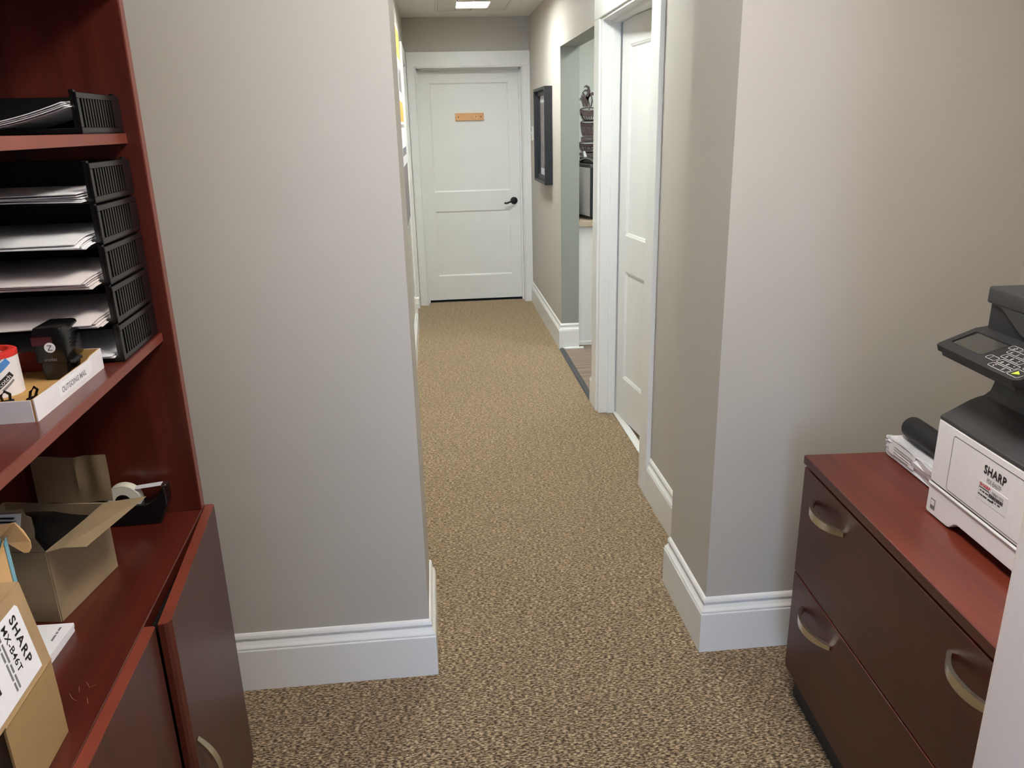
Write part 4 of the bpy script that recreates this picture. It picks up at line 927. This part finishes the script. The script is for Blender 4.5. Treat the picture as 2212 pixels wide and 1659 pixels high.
# ---------------------------------------------------------------- right hallway wall
fx, fy0, fy1, fz0, fz1 = 0.813, 5.864, 6.473, 1.14, 1.822
fm = thing('picture_frame', 'deep black box frame on the right hallway wall', 'picture frame', WF, (XR, (fy0+fy1)/2, fz0))
for nm, a in (('frame_side', (fy0, fy0+0.02, fz0, fz1)), ('frame_side', (fy1-0.02, fy1, fz0, fz1)), ('frame_rail', (fy0+0.02, fy1-0.02, fz0, fz0+0.02)), ('frame_rail', (fy0+0.02, fy1-0.02, fz1-0.02, fz1))):
    b = NB(); box(b, fx, XR-0.001, a[0], a[1], a[2], a[3], 0.0015, 1); part(nm, b, M['frame'], fm)
for nm, a in (('inner_lip', (fy0+0.02, fy0+0.05, fz0+0.02, fz1-0.02)), ('inner_lip', (fy1-0.05, fy1-0.02, fz0+0.02, fz1-0.02)), ('inner_lip', (fy0+0.05, fy1-0.05, fz0+0.02, fz0+0.05)), ('inner_lip', (fy0+0.05, fy1-0.05, fz1-0.05, fz1-0.02))):
    b = NB(); box(b, fx+0.03, XR-0.004, a[0], a[1], a[2], a[3], 0.001, 1); part(nm, b, M['frame'], fm)
b = NB(); box(b, XR-0.012, XR-0.002, fy0+0.05, fy1-0.05, fz0+0.05, fz1-0.05); mtb = part('mat_board', b, M['lav'], fm)
b = NB(); box(b, XR-0.0135, XR-0.0118, fy0+0.30, fy1-0.055, fz0+0.10, fz1-0.10); part('picture', b, M['photo'], mtb)
# light switch by the far corner
sw = thing('light_switch', 'white light switch plate between the far door and the black frame', 'light switch', WF, (XR, 7.02, 1.44))
b = NB(); box(b, XR-0.007, XR, 6.985, 7.055, 1.435, 1.55, 0.002, 2); part('plate', b, M['plate'], sw)
b = NB(); prism(b, [(XR-0.007, 1.478), (XR-0.022, 1.502), (XR-0.020, 1.508), (XR-0.007, 1.506)], 'y', 7.013, 7.027); part('toggle', b, M['plate'], sw)
for z in (1.452, 1.533):
    b = NB(); lathe(b, [(0, -0.0015), (0.003, -0.001), (0.0035, 0)], (XR-0.007, 7.02, z), 'x', 10); part('screw', b, M['steel'], sw)
# posters on the left hallway wall
def poster(name, y0, y1, z0, z1, label, bands):
    t = thing(name, label, 'poster', WF, (XL, (y0+y1)/2, z0))
    b = NB(); box(b, XL+0.001, XL+0.010, y0, y1, z0, z1, 0.001, 1); part('board', b, M['paper'], t)
    for a0_, a1_, c0, c1, m in bands:
        b = NB(); box(b, XL+0.0098, XL+0.0108, y0+(y1-y0)*a0_, y0+(y1-y0)*a1_, z0+(z1-z0)*c0, z0+(z1-z0)*c1); part('print_field', b, M[m], t)
poster('framed_poster', 4.95, 5.86, 1.585, 2.19, 'orange and white poster high on the left hallway wall', [(0.04, 0.97, 0.68, 0.97, 'orange'), (0.04, 0.97, 0.03, 0.24, 'orange'), (0.5, 0.95, 0.34, 0.58, 'photo')])
poster('photo_notice', 5.30, 6.14, 0.92, 1.565, 'white notice with grey photo hanging below the orange poster', [(0.03, 0.98, 0.02, 0.62, 'photo'), (0.1, 0.9, 0.72, 0.80, 'greyink')])
ol = thing('wall_outlet', 'white wall outlet with plugged-in adapter above the left baseboard', 'outlet', WF, (XL, 6.07, 0.19))
b = NB(); box(b, XL, XL+0.006, 6.03, 6.11, 0.19, 0.31, 0.002, 2); part('plate', b, M['plate'], ol)
b = NB(); box(b, XL+0.006, XL+0.036, 6.045, 6.095, 0.255, 0.305, 0.004, 2); part('adapter', b, M['plate'], ol)
b = NB(); box(b, XL+0.006, XL+0.009, 6.055, 6.085, 0.205, 0.235, 0.002, 1); part('socket', b, M['louver'], ol)

# ---------------------------------------------------------------- kitchen nook
kc_ = thing('kitchen_cabinet', 'white base cabinet inside the kitchen opening', 'cabinet', WF, (1.6, 5.85, 0))
b = NB(); box(b, 1.005, 2.2, 5.56, 6.145, 0, 0.870); part('body', b, M['trim'], kc_)
b = NB(); box(b, 1.005, 2.2, 5.548, 5.56, 0.0, 0.030, 0.003, 2); part('shoe_moulding', b, M['trim'], kc_)
for k in range(2):
    b = NB(); box(b, 1.16+0.5*k, 1.63+0.5*k, 5.545, 5.56, 0.08, 0.85, 0.002, 1); dd = part('door', b, M['trim'], kc_)
    b = NB(); arch_handle(b, (0, 0, 0), 'z', 0.12, 0.025, -1, 0.01, 0.005)
    for v in b.verts: v.co = Vector((1.20+0.5*k+v.co.y, 5.545+v.co.x, 0.70+v.co.z))
    part('handle', b, M['nickel'], dd, True)
b = NB(); box(b, 1.003, 2.2, 5.535, 6.148, 0.870, 0.910, 0.004, 2); solo('kitchen_counter', b, M['stone'], 'speckled beige laminate counter inside the kitchen opening', 'counter', WF, (1.6, 5.84, 0.870))
MF = Frame(1.10, 5.575, 12.0)     # it stands a little askew in the corner
mw = thing('microwave', 'white microwave with black front on the kitchen counter', 'microwave', MF, (0.25, 0.22, 0.910))
mx, my, mz = 0.0, 0.0, 0.932
b = NB(); box(b, mx, mx+0.50, my+0.02, my+0.43, mz, mz+0.335, 0.006, 2); ms = part('housing', b, M['appliance'], mw)
b = NB(); box(b, mx-0.002, mx+0.502, my, my+0.022, mz-0.004, mz+0.338, 0.004, 2); part('front_panel', b, M['black'], mw)
b = NB()
for k in range(8): box(b, mx-0.0012, mx+0.0005, my+0.24, my+0.36, mz+0.10+0.012*k, mz+0.104+0.012*k)
part('vent_slots', b, M['greyink'], ms)
b = NB(); box(b, mx-0.002, mx+0.001, my+0.235, my+0.365, mz+0.09, mz+0.096); box(b, mx-0.002, mx+0.001, my+0.235, my+0.365, mz+0.196, mz+0.202); part('vent_frame', b, M['louver'], ms)
for xx, yy in ((mx+0.04, my+0.05), (mx+0.46, my+0.05), (mx+0.04, my+0.38), (mx+0.46, my+0.38)):
    b = NB(); lathe(b, [(0.014, 0.910), (0.016, 0.915), (0.016, mz+0.002)], (xx, yy, 0), 'z', 14); part('foot', b, M['blackmatte'], mw)
# countertop grill on the microwave
gz = mz+0.335
gr = thing('kitchen_appliance', 'grey appliance with arched silver handle on top of the microwave', 'appliance', MF, (0.13, 0.21, gz))
b = NB(); box(b, 0.007, 0.272, 0.045, 0.385, gz, gz+0.022, 0.006, 2); part('base', b, M['dgrey'], gr)
b = NB(); prism(b, [(0.065, gz+0.022), (0.365, gz+0.022), (0.375, gz+0.062), (0.175, gz+0.058)], 'x', 0.062, 0.262, 0.004); part('lid', b, M['black'], gr)
b = NB(); sweep(b, [(0.047+0.012*math.sin(i*PI/12), 0.385-0.36*i/12, gz+0.018+0.040*math.sin(PI*i/12)**0.8) for i in range(13)], rect(0.014, 0.010)); part('handle', b, M['steel'], gr, True)
b = NB(); plate(b, [(0.117, 0.400, gz), (0.157, 0.402, gz), (0.122, 0.410, gz+0.10), (0.107, 0.410, gz+0.10)], 0.012)
solo('white_card', b, M['paper'], 'narrow white card standing on top of the microwave', 'card', MF, (0.13, 0.40, gz))
# stacked cups ornament
AY = 6.144
def AU(U, V): px = 1130+U/6.38; py = 160+V/6.38; return Vector((1.117+(px-1251)*0.003543, AY, 1.836-(py-183)*0.003312))
art = thing('cup_ornament', 'dark brown metal wall ornament of stacked cups with swirling steam', 'wall art', WF, (1.20, 6.15, 1.32))
def ell(cx, cy, rx_, ry_, a0_=0, a1_=2*PI, n=18): return [(cx+rx_*math.cos(a0_+(a1_-a0_)*i/n), cy+ry_*math.sin(a0_+(a1_-a0_)*i/n)) for i in range(n+1)]
cxA = 905
part('steam', strokes(AU, [
    ([(835, 445), (828, 390), (812, 345), (785, 332), (772, 352)], [16, 24, 26, 18, 8]), ([(862, 445), (858, 395), (835, 330), (803, 305), (812, 282)], [10, 18, 26, 18, 8]),
    ([(880, 445), (872, 370), (885, 300), (905, 240), (898, 185), (866, 160), (838, 178)], [22, 44, 50, 34, 28, 22, 8]), ([(885, 330), (845, 300), (820, 250), (850, 220), (890, 228)], [30, 20, 14, 18, 26]),
    ([(915, 445), (905, 400), (880, 340), (915, 285), (950, 262), (970, 280), (945, 292)], [8, 12, 20, 28, 34, 22, 10]), ([(930, 445), (948, 380), (942, 318), (925, 290)], [14, 14, 12, 10])], 0.006), M['brownmetal'], art)
def cup(name, top, bot, wt, wb, ribs, r0, r1, band_w):
    S = [(ell(cxA, top, wt, 22), 14)]
    for s in (-1, 1): S.append(([(cxA+s*wt, top), (cxA+s*(wt*0.94), top+(bot-top)*0.35), (cxA+s*(wt*0.45+wb*0.55), top+(bot-top)*0.75), (cxA+s*wb, bot)], 18))
    S.append(([(cxA-wt*0.96, top+band_w*0.7), (cxA, top+band_w*0.95), (cxA+wt*0.96, top+band_w*0.7)], band_w))
    S.append(([(cxA-wb, bot), (cxA+wb, bot)], 22))
    for k in range(ribs):
        f = -0.9+1.8*k/(ribs-1); S.append(([(cxA+f*wt*0.92, r0), (cxA+f*(wt+wb)/2*0.9, (r0+r1)/2), (cxA+f*wb, r1)], 13))
    part(name, strokes(AU, S, 0.006), M['brownmetal'], art)
cup('upper_cup', 480, 635, 118, 62, 6, 570, 632, 70)
cup('middle_cup', 655, 835, 108, 78, 9, 705, 832, 44)
part('lower_rim', strokes(AU, [([(798, 868), (1012, 868)], 18), ([(800, 900), (905, 912), (1010, 900)], 34)], 0.006), M['brownmetal'], art)
cup('lower_cup', 945, 1080, 136, 60, 7, 985, 1078, 40)
part('lower_swirl', strokes(AU, [(ell(905, 1020, 26, 26, n=12), 10), (ell(862, 1030, 20, 18, n=10), 9), (ell(950, 1012, 22, 22, n=10), 9), (ell(985, 1020, 16, 20, n=10), 8)], 0.006), M['brownmetal'], art)
part('saucer', strokes(AU, [(ell(cxA, 1088, 145, 30, 0, PI, 16), 20), ([(765, 1085), (1045, 1085)], 12)], 0.006), M['brownmetal'], art)
# stand-offs so that it hangs on the wall
b = NB()
for q in ((905, 480), (905, 835), (905, 1080)):
    c = AU(*q); lathe(b, [(0.004, 0), (0.004, 0.0065)], (c.x, AY, c.z), 'y', 8)
part('hanger', b, M['brownmetal'], art)
